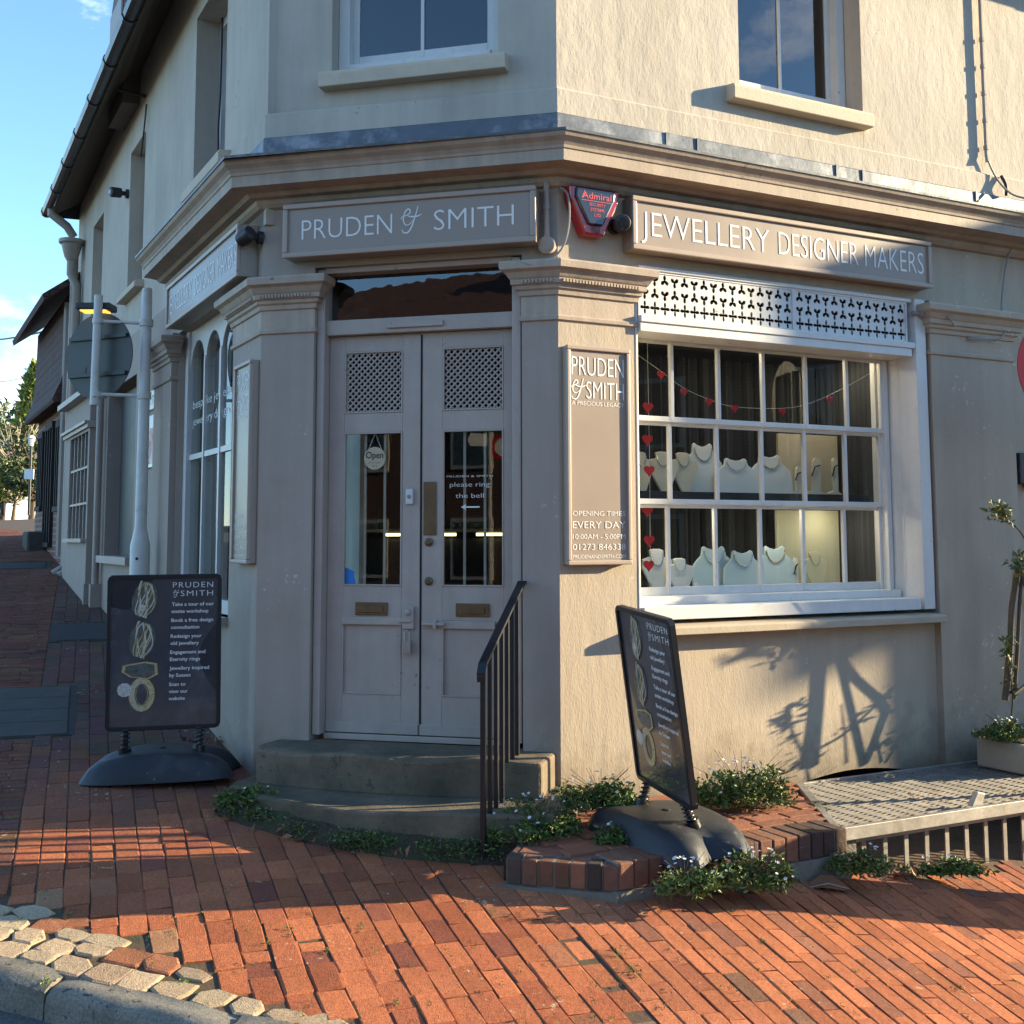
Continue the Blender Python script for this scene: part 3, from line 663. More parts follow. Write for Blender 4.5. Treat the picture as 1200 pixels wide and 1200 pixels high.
# bolt, strap and padlock on the left leaf, short bolt on the right
b = MB(); b.box(FB, .93, 1.34, oD, oD+.012, -.50, -.455); b.box(FB, .885, .955, oD, oD+.024, -.52, -.39)
b.cyl(FB(.97, oD+.02, -.475), FB(.9, oD+.02, -.475), .012); b.lathe(lambda x, y, h: FB(.92+x, oD+.02+h, -.425+y), [(.02, 0), (.02, .012), (.006, .018)], 12)
b.build('hasp', M['taupewood'], dl, bevel=.004)
b = MB(); b.box(FB, .895, .945, oD+.02, oD+.045, -.66, -.585); b.tube([FB(.905, oD+.033, -.59), FB(.905, oD+.033, -.545), FB(.92, oD+.033, -.525), FB(.935, oD+.033, -.545), FB(.935, oD+.033, -.59)], .006, 8)
b.build('padlock', M['steel'], dl, bevel=.006)
b = MB(); b.box(FB, .40, .84, oD, oD+.010, -.515, -.47); b.cyl(FB(.835, oD+.02, -.49), FB(.70, oD+.02, -.49), .011); b.box(FB, .745, .765, oD, oD+.035, -.515, -.465)
b.build('bolt', M['taupewood'], dr, bevel=.003)
b = MB(); b.box(FB, .895, .94, oD, oD+.022, .20, .29); bl = b.build('bell_push', M['white'], dl, bevel=.006)
b = MB(); b.lathe(lambda x, y, h: FB(.918+x, oD+.022+h, .245+y), [(.012, 0), (.012, .004), (.004, .006)], 14); b.build('bell_button', M['cable'], bl)
b = MB()
b.sheet([FB(1.335, oD-.018, -.27), FB(1.262, oD-.018, -.27), FB(1.275, oD-.018, -.19), FB(1.335, oD-.018, -.165)]); b.build('sticker', M['stickerblue'], dl)
b = MB(); text_mesh('PRUDEN & SMITH', b, FB, .70, .40+.02, .355, .012, -1, oD-.018); text_mesh('please ring', b, FB, .68, .44, .30, .028, -1, oD-.018); text_mesh('the bell', b, FB, .645, .475, .235, .028, -1, oD-.018)
b.prism(FB, [(.50, .178), (.60, .178), (.60, .186), (.50, .186)], oD-.0185, oD-.018); b.prism(FB, [(.58, .20), (.612, .182), (.58, .164), (.59, .182)], oD-.0185, oD-.018)
b.build('lettering', M['letter'], dr)
# small lamps and counter inside
b = MB(); b.box(FB, -.1, 1.9, -2.3, -1.9, -1.16, .0); b.build('counter', M['curtain'], shop)
lampm = emit('cabinet lamp', (1., .8, .4), 1.2)
for i, t in enumerate((.12, .48, .84, 1.2, 1.56)):
    b = MB(); b.box(FB, t, t+.2, -1.9, -1.88, .02, .04); b.build('cabinet_lamp', lampm, shop)
b = MB(); b.box(FB, -.1, 1.9, -2.3, -1.87, .05, .07); b.build('counter_top', M['bustbeige'], shop)
# --- stone steps
b = MB()
def off(t0, t1, o, n=1): return [FB(t0+(t1-t0)*i/n, o, 0) for i in range(n+1)]
top = [FB(.03, -.1, 0), FB(.03, .30, 0)]+[FB(.03+(1.66-.03)*i/14, .32+.09*math.sin(math.pi*i/14), 0) for i in range(15)]+[FB(1.70, .2, 0), FB(1.68, -.1, 0)]
b.plan(top, -1.36, lambda p: -1.155-.012*math.sin(9*p[0])); b.build('step', M['stone'], shop, bevel=.018)
b = MB()
low = [FB(-.12, -.05, 0), FB(-.12, .45, 0)]+[FB(-.10+1.84*i/16, .50+.30*math.sin(math.pi*(.15+.80*i/16)), 0) for i in range(17)]+[FB(1.80, .35, 0), FB(1.78, -.05, 0)]
b.plan(low, -1.75, lambda p: -1.345-.008*math.sin(7*p[0]+1)); b.build('step', M['stone'], shop, bevel=.014)
# --- shopfront further up the street (projects a little)
Z = .13
b = MB(); b.box(FA, 5.9, 7.75, 0, Z, -1.5, .0); b.box(FA, 5.9, 6.0, 0, Z, .0, 1.13); b.box(FA, 7.35, 7.75, 0, Z, 0, 1.13); b.box(FA, 5.9, 7.75, 0, Z+.001, 1.13, 1.5)
b.box(FA, 5.84, 5.9, 0, Z+.02, -1.5, -.45)
sf = b.build('shopfront', M['taupe'], shop)
b = MB(); b.box(FA, 5.87, 7.78, 0, Z+.03, 1.16, 1.20); b.box(FA, 5.87, 7.78, 0, Z+.06, 1.2, 1.23); b.box(FA, 5.85, 7.8, .0, Z+.1, 1.5, 1.56); b.box(FA, 5.95, 7.4, 0, Z+.05, -.03, .01); b.build('shopfront_cornice', M['taupewood'], sf)
b = MB()
for i in range(6): t = 6.0+1.35*i/5; b.box(FA, t-.012, t+.012, Z-.05, Z-.01, .0, 1.13)
for z in (.38, .76): b.box(FA, 6.0, 7.35, Z-.048, Z-.012, z-.012, z+.012)
b.build('shopfront_window', M['pipe'], sf); b = MB(); b.box(FA, 6.0, 7.35, .01, .03, 0, 1.13); b.build('shopfront_pane', M['glassup'], sf)
# --- rainwater pipes
b = MB(); b.tube([FA(5.72, .06, 1.5), FA(5.72, .06, -.5)], .035, 10); b.box(FA, 5.67, 5.77, .0, .11, -.75, -.45); b.build('drainpipe', M['pipe'], shop, smooth=True)
b = MB(); hp = [FA(7.75, .38, 3.96), FA(7.75, .38, 3.85), FA(7.75, .2, 3.72), FA(7.75, .12, 3.6)]
b.tube(hp, .05, 10); b.lathe(lambda x, y, h: FA(7.75+x, .14+y, 3.3+h), [(.05, 0), (.08, .05), (.12, .2), (.15, .22), (.15, .26)], 12)
b.tube([FA(7.75, .14, 3.35), FA(7.75, .14, 3.15), FA(7.75, .07, 3.0), FA(7.75, .07, -.35), FA(7.75, .16, -.42)], .05, 10); b.build('drainpipe', M['pipe'], shop, smooth=True)
b = MB(); b.tube([FA(7.92, .08, 3.6), FA(7.92, .08, -.3), FA(7.92, .2, -.4)], .045, 10); b.build('drainpipe', M['pipe'], shop, smooth=True)
b = MB(); b.tube([FC(3.515, .03, 4.5), FC(3.515, .03, 2.72), FC(3.51, .04, 2.66)], .014, 8)
for z in (2.75, 2.95, 3.15, 3.35, 3.55): b.tube([FC(3.515, .03, z), FC(3.515, .03, z+.03)], .019, 8)
b.build('conduit', M['pipe'], shop, smooth=True)
b = MB(); b.tube([FC(*p) for p in bez([(3.515, .03, 2.70), (3.60, .04, 2.55), (3.66, .12, 2.42), (3.70, .30, 2.32), (3.74, .31, 2.2), (3.70, .06, 2.05), (3.58, .06, 1.7), (3.57, .06, 1.5), (3.50, .1, 1.38), (3.2, .07, 1.36)], 5)], .007, 6); b.build('cable', M['cable'], shop, smooth=True)
b = MB(); b.tube([FC(*p) for p in bez([(2.80, .06, 1.52), (2.86, .07, 1.50), (2.95, .12, 1.49), (3.02, .13, 1.42)], 5)], .008, 6)
b.tube([FC(2.72, .04, 1.5), FC(2.88, .06, 1.5)], .016, 8); b.lathe(lambda x, y, h: FC(2.80+x, .06+h, 1.5+y), [(.03, -.03), (.03, .03)], 12); b.build('cable', M['cable'], shop, smooth=True)
b = MB(); b.tube([FC(*p) for p in bez([(3.66, .03, 2.58), (3.67, .06, 2.50), (3.68, .05, 2.43)], 4)], .012, 6); b.build('cable', M['blackcable'], shop)
b = MB(); b.tube([FA(*p) for p in bez([(3.85, .02, 3.95), (3.87, .03, 3.75), (4.0, .03, 3.5)], 4)], .008, 6); b.tube([FA(4.0, .0, 4.08), FA(4.0, .25, 4.10)], .016, 8); b.build('cable', M['blackcable'], shop)
b = MB(); b.tube([FA(*p) for p in bez([(1.85, -.17, 4.0), (1.82, -.16, 3.4), (1.86, -.16, 3.1), (1.84, -.17, 2.7)], 5)], .008, 6); b.build('cable', M['blackcable'], shop)
# ================================================================== SIGNS ON THE SHOP
def signbox(name, fr, t0, t1, z0, z1, out, sign, label, cat, lines, rim=.028, o0=0, amp=None, tilt=0, thick=None):
    c = fr((t0+t1)/2, o0, z0); r = thing(name, c, label, cat)
    fz = lambda t, o, z: fr(t, o+tilt*(z-z0), z)
    b = MB(); b.box(fz, t0, t1, o0, out, z0, z1); b.build('board', M['signboard'], r, bevel=.003)
    b = MB()
    b.box(fz, t0-.004, t1+.004, out-.01, out+.016, z0-.003, z0+rim); b.box(fz, t0-.004, t1+.004, out-.01, out+.016, z1-rim, z1+.003)
    b.box(fz, t0-.004, t0+rim, out-.01, out+.0155, z0+rim, z1-rim); b.box(fz, t1-rim, t1+.004, out-.01, out+.0155, z0+rim, z1-rim)
    b.build('sign_frame', M['signrim'], r, bevel=.006)
    b = MB()
    for (s, x0, x1, z, cap, *k) in lines: text_mesh(s, b, fz, x0, x1, z, cap, sign, out+.0025, *k)
    if amp: ampersand(b, fz, amp[0], amp[1], amp[2], sign, out+.0025)
    b.build('lettering', M['letter'], r, fix=False); return r
signbox('shop_sign', FB, .10, 1.64, 1.66, 1.978, .12, -1, 'taupe shop sign over the corner door reading PRUDEN & SMITH', 'sign',
        [('PRUDEN', 1.525, .955, 1.762, .128), ('SMITH', .70, .225, 1.762, .128)], amp=(.905, 1.775, .135))
signbox('shop_sign', FC, .44, 2.84, 1.668, 1.98, .10, 1, 'long taupe sign reading JEWELLERY DESIGNER MAKERS over the sunlit square-paned window', 'sign',
        [('JEWELLERY', .505, 1.455, 1.755, .155), ('DESIGNER', 1.53, 2.19, 1.755, .155), ('MAKERS', 2.25, 2.775, 1.755, .155)])
signbox('shop_sign', FA, .10, 2.18, 1.60, 1.925, .12, -1, 'shaded taupe sign reading JEWELLERY DESIGNER MAKERS over the arched window', 'sign',
        [('JEWELLERY', 2.13, 1.36, 1.69, .15), ('DESIGNER', 1.28, .70, 1.69, .15), ('MAKERS', .63, .16, 1.69, .15)])
HL = [('OPENING TIMES', -.035, .034, .6), ('EVERY DAY', -.105, .05, .6), ('10:00AM - 5:00PM', -.165, .036, .6), ('01273 846338', -.225, .043, .6), ('PRUDENANDSMITH.COM', -.272, .026, .6)]
def plaque(fr, t0, t1, sign, label):
    a, c = (t0+.035, t1-.035) if sign > 0 else (t1-.035, t0+.035)
    L = [('PRUDEN', a, c, .915, .115), ('SMITH', a+sign*.095, c, .785, .105), ('A PRECIOUS LEGACY', a, c, .745, .026)]
    for s, z, cap, k in HL: L.append((s, a, c, z+.16, cap*.85))
    signbox('opening_hours_board', fr, t0, t1, -.145, 1.08, .045, sign, label, 'sign board', L, rim=.022, amp=(a-sign*.008, .79, .105))
plaque(FC, .024, .44, 1, 'tall sunlit taupe board with shop name and opening times beside the square-paned window')
plaque(FA, .03, .40, -1, 'tall shaded taupe opening-times board on the pier beside the arched window')
# burglar alarm
al = thing('alarm_box', FC(.18, 0, 1.7), 'black and red wedge-shaped burglar alarm box with red wording under the cornice', 'alarm box')
oc = [(.035, 2.0), (.365, 2.0), (.36, 1.92), (.26, 1.72), (.13, 1.72), (.04, 1.92)]
b = MB(); b.prism(FC, oc, 0, .085); b.build('backing', M['redplastic'], al, bevel=.012)
b = MB(); ic = [(.07, 1.99), (.335, 1.99), (.325, 1.93), (.245, 1.775), (.15, 1.775), (.065, 1.93)]
b.prism(FC, ic, .04, .10); b.build('front_cover', M['alarmface'], al, bevel=.01)
b = MB(); b.prism(FC, [(.15, 1.80), (.25, 1.80), (.235, 1.725), (.165, 1.725)], .03, .085); b.build('strobe_lens', M['redplastic'], al, bevel=.008)
b = MB(); text_mesh('Admiral', b, FC, .105, .30, 1.925, .038, 1, .102, 'FIT', 1., .01)
for s, z in (('SECURITY', 1.885), ('SYSTEMS', 1.855), ('LTD', 1.825)): text_mesh(s, b, FC, .10, .31, z, .018, 1, .102, 'CENTER', 1, .01)
b.prism(FC, [(.10, 1.915), (.30, 1.915), (.30, 1.911), (.10, 1.911)], .1005, .102); b.prism(FC, [(.10, 1.925), (.105, 1.925), (.125, 1.97), (.12, 1.97)], .1005, .102)
b.build('lettering', M['alarmred'], al, fix=False)
def camera_(fr, t, z, o, label, d=(0, 1, -.25), r=.05):
    c = thing('security_camera', fr(t, 0, z), label, 'camera')
    b = MB(); b.cyl(fr(t, 0, z), fr(t, .03, z), r*.9, 16); b.cyl(fr(t, .03, z), fr(t, o, z), r*.45, 12); b.build('mount', M['blackplastic'], c, smooth=True)
    p = Vector(fr(t, o, z)); q = Vector(fr(t+d[0]*.1, o+d[1]*.1, z+d[2]*.1)); dv = (q-p).normalized()
    b = MB(); b.tube([p-dv*.055, p-dv*.045, p+dv*.04, p+dv*.055, p+dv*.06], [r*.7, r, r, r*.9, r*.6], 18); b.build('housing', M['blackplastic'], c, smooth=True)
    b = MB(); b.tube([p+dv*.056, p+dv*.064], [r*.55, r*.5], 14); b.build('lens', M['alarmface'], c); return c
camera_(FC, .375, 1.81, .09, 'small black camera between the alarm box and the sunlit sign', (-.5, 1, -.2), .05)
camera_(FA, .02, 1.83, .10, 'black camera at the shaded corner left of the PRUDEN & SMITH sign', (1, .5, -.4), .045)
camera_(FA, 4.78, 3.36, .12, 'black floodlight-like camera high on the shaded street wall', (-.3, 1, -.1), .05)
# sensor conduit beside the door sign
sn = thing('wall_sensor', FB(.055, 0, 1.7), 'slim painted conduit with round junction box beside the PRUDEN & SMITH sign', 'sensor')
b = MB(); b.cyl(FB(.055, .035, 2.02), FB(.055, .035, 1.68), .017, 10); b.tube([FB(.055, .035, 1.86), FB(.055, .035, 1.89)], .021, 10); b.build('conduit', M['pipe'], sn, smooth=True)
b = MB(); b.lathe(lambda x, y, h: FB(.055+x, h, 1.655+y), [(.05, .0), (.05, .05), (.045, .055), (.02, .058)], 18); b.build('junction_box', M['pipe'], sn, smooth=True)
b = MB(); b.tube([FB(*p) for p in bez([(-.02, .01, 1.99), (-.07, .03, 1.93), (-.075, .05, 1.75), (-.02, .06, 1.6), (.12, .10, 1.53), (.22, .1, 1.57)], 6)], .0065, 6); b.build('cable', M['cable'], sn, smooth=True)
# round hanging sign in the door glass
os_ = thing('open_sign', FB(1.14, oD+.0, .487), 'round pale wooden sign reading Open hung inside the left door glass', 'sign')
b = MB(); b.lathe(lambda x, y, h: FB(1.145+x, oD-.016+h, .475+y), [(.068, 0), (.068, .006), (.064, .008)], 28); b.build('disc', M['wood'], os_)
b = MB(); text_mesh('Open', b, FB, 1.20, 1.09, .475, .042, -1, oD-.0065, 'FIT', 1, .012); text_mesh('please come', b, FB, 1.185, 1.105, .445, .012, -1, oD-.0065); text_mesh('in', b, FB, 1.16, 1.13, .425, .014, -1, oD-.0065); b.build('lettering', M['ink'], os_, fix=False)
b = MB(); b.tube([FB(1.185, oD-.014, .53), FB(1.145, oD-.014, .625)], .0015, 5); b.tube([FB(1.105, oD-.014, .53), FB(1.145, oD-.014, .625)], .0015, 5); b.build('cord', M['string'], os_)
# road name plate, poster
rn = thing('road_name_sign', FA(3.3, 0, 1.1), 'white road name plate on the grey wall beyond the arched window', 'sign')
b = MB(); b.box(FA, 3.12, 3.50, 0, .02, 1.09, 1.25); b.build('plate', M['whitedisc'], rn, bevel=.004)
b = MB(); text_mesh('WEST ST', b, FA, 3.47, 3.15, 1.13, .08, -1, .0215); b.build('lettering', M['ink'], rn, fix=False)
ps = thing('wall_poster', FA(3.3, 0, .6), 'pink and white poster framed below the road name plate', 'poster')
b = MB(); b.box(FA, 3.08, 3.50, 0, .02, .60, 1.04); b.build('backing', M['whitedisc'], ps, bevel=.003)
b = MB(); b.box(FA, 3.11, 3.47, .0195, .0215, .63, .93); b.build('print', mat('pink print', (.45, .13, .12), .5, var=.3, vscale=9, c2=(.7, .6, .55), cscale=7), ps)
# ================================================================== WINDOW DISPLAY
def board(name, px, py0, py1, wpx, material, label, kind='wide', out=-.5, neck=None, group='necklace display boards in the sunlit window'):
    wpx *= 1.22 if kind == 'wide' else 1.08
    t, zb_ = on('C', px, py1, out); _, zt_ = on('C', px, py0, out); h = zt_-zb_
    tl, _ = on('C', px-wpx/2, py1, out); tr, _ = on('C', px+wpx/2, py1, out); w = tr-tl
    zb_ = .289 if zb_ > .1 else -.36; h = zt_-zb_
    r = thing(name, FC(t, out, zb_), label, 'display board', group)
    ln = .12
    fr = lambda a, o, z: FC(a, out+o-(z-zb_)*ln, z)
    if kind == 'wide':
        S = [(-.5, 0), (-.5, .35), (-.46, .60), (-.36, .72), (-.27, .80), (-.24, .96), (-.20, 1.0), (-.12, .95), (0, .92), (.12, .95), (.20, 1.0), (.24, .96), (.27, .80), (.36, .72), (.46, .60), (.5, .35), (.5, 0)]
    elif kind == 'bib':
        S = [(-.12, 0), (-.5, .60), (-.46, .78), (-.2, .84), (-.22, .97), (-.1, 1.), (.1, 1.), (.22, .97), (.2, .84), (.46, .78), (.5, .60), (.12, 0)]
    else:
        S = [(-.5, 0), (-.5, .05), (-.05, .12), (.08, .9), (.2, 1.), (.42, .97), (.45, .85), (.3, .1), (.5, .04), (.5, 0)]
    P = [(t+x*w, zb_+y*h) for x, y in S]
    b = MB(); b.prism(fr, P, 0, .018); b.build('board', M[material], r, bevel=.004)
    if kind != 'tilt':
        b = MB(); q = .2*w; n = 12; P2 = [(t+q*1.1*math.cos(math.pi+math.pi*i/n)*(1 if kind == 'wide' else .9), .022, zb_+h*.9+.26*h*math.sin(math.pi+math.pi*i/n)) for i in range(n+1)]
        b.tube([fr(*p) for p in P2], .004 if neck != 'fine' else .0022, 6); b.build('necklace', M['silver' if neck != 'gold' else 'gold'], r, smooth=True)
    else:
        b = MB(); b.tube([fr(t-.05*w, .022, zb_+h*.5), fr(t+.1*w, .03, zb_+h*.75), fr(t+.35*w, .022, zb_+h*.8)], .005, 6); b.build('necklace', M['ink'], r, smooth=True)
    return r
board('display_bust', 752, 530, 580, 26, 'bustbeige', 'cream bib-shaped bust at the left end of the black shelf', 'bib', -.42)
board('display_bust', 778, 530, 580, 34, 'bustbeige', 'cream bib-shaped bust second from the left on the black shelf', 'bib', -.42)
board('display_bust', 802, 531, 580, 32, 'bustbeige', 'cream bib-shaped bust on the black shelf just before the white boards', 'bib', -.46)
board('display_board', 826, 520, 581, 38, 'bustwhite', 'leftmost white neck-shaped board on the black shelf', 'wide', -.5)
board('display_board', 864, 538, 581, 42, 'bustwhite', 'shorter white neck-shaped board in the middle of the black shelf', 'wide', -.45, 'fine')
board('display_board', 904, 534, 581, 40, 'bustwhite', 'rightmost white neck-shaped board with gold chain on the black shelf', 'wide', -.48, 'gold')
board('display_stand', 932, 548, 583, 20, 'bustbeige', 'small beige slanted stand leftmost before the beige backdrop', 'tilt', -.45)
board('display_stand', 952, 538, 584, 26, 'bustbeige', 'beige slanted stand with a dark bead necklace before the beige backdrop', 'tilt', -.45)
board('display_stand', 976, 538, 584, 16, 'bustbeige', 'thin beige stand rightmost before the beige backdrop', 'tilt', -.45)
board('display_bust', 771, 644, 694, 34, 'bustwhite', 'pale bib-shaped bust lower left in the window', 'bib', -.45)
board('display_bust', 797, 655, 694, 30, 'bustwhite', 'smaller pale bib-shaped bust on the window bed beside the blue boards', 'bib', -.42, 'fine')
board('display_board', 838, 641, 694, 44, 'bustblue', 'pale blue neck-shaped board leftmost on the window bed', 'wide', -.5)
board('display_board', 872, 646, 694, 40, 'bustblue', 'pale blue neck-shaped board in the middle of the window bed', 'wide', -.46)
board('display_board', 910, 641, 694, 40, 'bustblue', 'pale blue neck-shaped board rightmost on the window bed', 'wide', -.5, 'gold')
board('display_stand', 930, 655, 694, 12, 'bustwhite', 'narrow pale stand beside the right blue board', 'tilt', -.5)
board('display_bust', 956, 648, 692, 26, 'olive', 'pale green bust before the green backdrop', 'bib', -.52, 'fine')
for i, (px, r_) in enumerate(((780, 'bustwhite'), (815, 'bustwhite'), (762, 'olive'))):
    t, z = on('C', px, 688, -.36); th = thing('ring_stand', FC(t, -.36, -.36), ['small white ring cone on the window bed between the two pale busts', 'small white ring cone before the blue boards', 'small greenish ring cone at the lower left of the window'][i], 'ring stand')
    b = MB(); b.lathe(lambda x, y, h: FC(t+x, -.36+y, -.36+h), [(.03, 0), (.03, .01), (.018, .02), (.01, .075), (.004, .085)], 14); b.build('cone', M[r_], th, smooth=True)
    b = MB(); b.tube([FC(t+.014*math.cos(k), -.36+.014*math.sin(k), -.32) for k in [6.283*i/12 for i in range(12)]], .002, 5, closed=True); b.build('ring', M['gold'], th)
def heart(b, t, o, z, s):
    P = []
    for i in range(24):
        a = 2*math.pi*i/24; P.append((t+s*.031*16*math.sin(a)**3, z+s*.031*(13*math.cos(a)-5*math.cos(2*a)-2*math.cos(3*a)-math.cos(4*a))))
    b.prism(FC, P, o-.005, o+.005)
hg = thing('heart_garland', FC(.81, -.3, 1.2), 'vertical string of red hearts hanging at the left of the sunlit window', 'garland')
b = MB(); b.tube([FC(.81, -.3, 1.22), FC(.815, -.3, .5), FC(.81, -.3, -.2)], .0016, 5); b.build('string', M['string'], hg)
for py in (478, 516, 552, 599, 634, 663):
    t, z = on('C', 760+random.uniform(-2, 2), py, -.3); b = MB(); heart(b, t, -.3, z, .075); b.build('heart', M['redheart'], hg)
hs = thing('heart_garland', FC(1.7, -.3, 1.1), 'swagged string of small red hearts across the top panes', 'garland')
SP = [(744, 414), (775, 436), (802, 456), (831, 469), (861, 478), (917, 480), (950, 474), (990, 456), (1022, 438)]
P3 = [on('C', a, c, -.27) for a, c in SP]
b = MB(); b.tube([FC(t, -.27, z) for t, z in bez(P3, 4)], .0016, 5); b.build('string', M['string'], hs)
for px, py in ((775, 440), (802, 460), (831, 472), (861, 480), (917, 484), (973, 470)):
    t, z = on('C', px, py, -.262); b = MB(); heart(b, t, -.262, z, .055); b.build('heart', M['redheart'], hs)
# ================================================================== GROUND
def plane_grid(xs, ys, zoff, name, material, f=g, keep=None, uvs=False):
    b = MB(); nx, ny = len(xs), len(ys)
    vs = [(x, y, f(x, y)+zoff) for x in xs for y in ys]; fs = []
    for i in range(nx-1):
        for j in range(ny-1):
            if keep and not keep((xs[i]+xs[i+1])/2, (ys[j]+ys[j+1])/2): continue
            fs.append((i*ny+j, i*ny+j+1, (i+1)*ny+j+1, (i+1)*ny+j))
    b.add(vs, fs); return b.build(name, material, None, fix=True, smooth=True)
KD = Vector((.938, -.3455)).normalized(); KO = Vector((-1.976, 4.745)); KN = Vector((-KD.y, KD.x))   # kerb line, KN to the pavement
def kd(x, y): return (x-KO.x)*KN.x+(y-KO.y)*KN.y
xs = [-9+.5*i for i in range(45)]; ys = [2+.5*i for i in range(60)]
SX = lambda n: [-300, -150, -60, -25]+n+[30, 60, 150, 300]
o_ = plane_grid([-20+.8*i for i in range(60)], [-8+.8*i for i in range(80)], -.006, 'ground', M['joint'], keep=lambda x, y: kd(x, y) > 1.05)
st_ = MB(); D_ = (.0, .3, .6, 1.0, 1.4, 1.9); n_ = 57
st_.add([(KO.x+KD.x*s_+KN.x*d, KO.y+KD.y*s_+KN.y*d, g(KO.x+KD.x*s_+KN.x*d, KO.y+KD.y*s_+KN.y*d)-.0065) for d in D_ for s_ in [-14+.5*i for i in range(n_)]], [(a*n_+i, a*n_+i+1, (a+1)*n_+i+1, (a+1)*n_+i) for a in range(5) for i in range(n_-1)])
tag(st_.build('ground', M['joint'], None, smooth=True), 'sandy bed under the bricks beside the kerb', None, None, 'structure')
tag(o_, 'sandy bed under the brick pavement', None, None, 'structure')
far = MB(); S = [(-400, -400), (400, -400), (400, 400), (-400, 400)]
def gfar(x, y): return g(max(-9, min(9, x)), max(-4, min(60, y)))-(.35 if y < 7 and -25 < x < 25 else 0)
plane = plane_grid([-400, -200, -100, -50, -30]+[-22+1.5*i for i in range(30)]+[30, 50, 100, 200, 400], [-400, -200, -100, -40, -20, -10, -6]+[-4+1.5*i for i in range(44)]+[80, 120, 200, 400], -.25, 'terrain', mat('rough verge', (.16, .15, .10), .95, var=.4, vscale=3, bump=.02, bscale=9), f=gfar, keep=lambda x, y: not (-22 < x < 22 and -6 < y < 30) or kd(x, y) < -.4)
tag(plane, 'land falling away round the crossroads', None, None, 'structure')
ro = MB(); Q = []
for d in (-.11, -9.5):
    for i in range(25):
        p = KO+KD*(-14+28*i/24)+KN*d; Q.append((p.x, p.y, g(p.x, max(p.y, 1.5))-.12 if d > -1 else g(p.x, max(p.y, 1.5))-.12))
ro.add(Q, [(i, i+1, 26+i, 25+i) for i in range(24)]); tag(ro.build('road', M['asphalt'], None, smooth=True), 'grey asphalt road below the kerb', None, None, 'structure')
kb = MB(); x = -8.0; random.seed(3)
while x < 9:
    L_ = random.uniform(.75, 1.0); a, c = x+.006, x+L_-.006
    jz = random.uniform(-.008, .008)
    pts = []; ns_ = 9; DD = (0, -.015, -.045, -.075, -.10, -.114, -.12, -.124)
    for q_ in range(ns_):
        s_ = a+(c-a)*q_/(ns_-1); en = -.012 if q_ in (0, ns_-1) else 0
        for d in DD:
            dd = d+random.uniform(-.004, .004)*(d != 0); p = KO+KD*s_+KN*dd; zz = g(p.x, p.y)+jz+en+random.uniform(-.004, .004)+{-.10: -.006, -.114: -.018, -.12: -.05, -.124: -.25}.get(d, .004)
            pts.append((p.x, p.y, zz))
        p = KO+KD*s_; pts.append((p.x, p.y, g(p.x, p.y)-.2))
    fs = []; m_ = len(DD)+1
    for k in range(ns_-1):
        for m in range(m_): fs.append((k*m_+m, k*m_+(m+1) % m_, (k+1)*m_+(m+1) % m_, (k+1)*m_+m))
    fs += [tuple(range(m_)), tuple(range((ns_-1)*m_, ns_*m_))]
    kb.add(pts, fs); x += L_
tag(kb.build('kerb', M['kerb'], None, smooth=True), 'worn granite kerb stones', None, None, 'structure')
# --- brick pavement, brick by brick
TH = R(19.8); cd = Vector((math.sin(TH), -math.cos(TH))); lat = Vector((math.cos(TH), math.sin(TH)))
def inpoly(x, y, P):
    c = False; j = len(P)-1
    for i in range(len(P)):
        if (P[i][1] > y) != (P[j][1] > y) and x < (P[j][0]-P[i][0])*(y-P[i][1])/(P[j][1]-P[i][1])+P[i][0]: c = not c
        j = i
    return c
PLA = [FB(-.03, .0, 0), FB(-.0, .45, 0), FB(-.02, 1.02, 0), FC(.12, 1.10, 0), FC(1.03, 1.10, 0), FC(8, 1.08, 0), FC(8, 0, 0), FC(0, 0, 0)]
lowp = [(p.x, p.y) for p in low]; pla = [(p.x, p.y) for p in PLA]
foot = [(p.x, p.y) for p in (FA(20, -.02, 0), FA(0, -.02, 0), FB(0, -.02, 0), FC(9, -.02, 0), FC(9, -12, 0), FA(20, -8, 0))]
WB = -9+.112*78
slabs = []
def slab_at(px, py, w, d): p = onground(px, py); slabs.append((p.x, p.y, w, d)); return p
sl1 = slab_at(-4, 832, 1.0, 1.3); slab_at(97, 738, .56, .85); slab_at(18, 660, .8, .6)
def inslab(x, y):
    for sx, sy, w_, d_ in slabs:
        a = (x-sx)*lat.x+(y-sy)*lat.y; c = (x-sx)*(-cd.x)+(y-sy)*(-cd.y)
        if abs(a) < w_/2+.03 and abs(c) < d_/2+.03: return True
    return False
def band(s_): return max(0, .40-.22*max(0, s_+.1)) if s_ < 1.55 else 0
random.seed(11)
pv = MB()
def brick(cx_, cy_, u, v, lu, lv, colr, tall=0, rough=1):
    "u along the length, v across; top face with worn arrises"
    tz = random.gauss(0, .0011)*rough; ta, tb = random.gauss(0, .005)*rough, random.gauss(0, .008)*rough; vs = []
    jj = .0022*rough
    for e, dz in ((.0035, 0), (0, -.0035), (0, -.05)):
        for sa, sb in ((-1, -1), (1, -1), (1, 1), (-1, 1)):
            a = sa*(lu/2-e); c = sb*(lv/2-e)
            if e or dz > -.01: a += random.gauss(0, jj); c += random.gauss(0, jj)
            x = cx_+u.x*a+v.x*c; y = cy_+u.y*a+v.y*c
            vs.append((x, y, g(x, y)+dz+tz+ta*a+tb*c+tall))
    pv.add(vs, [(0, 1, 2, 3)]+[(i, 4+i, 4+(i+1) % 4, (i+1) % 4) for i in range(4)]+[(4+i, 8+i, 8+(i+1) % 4, 4+(i+1) % 4) for i in range(4)], colr)
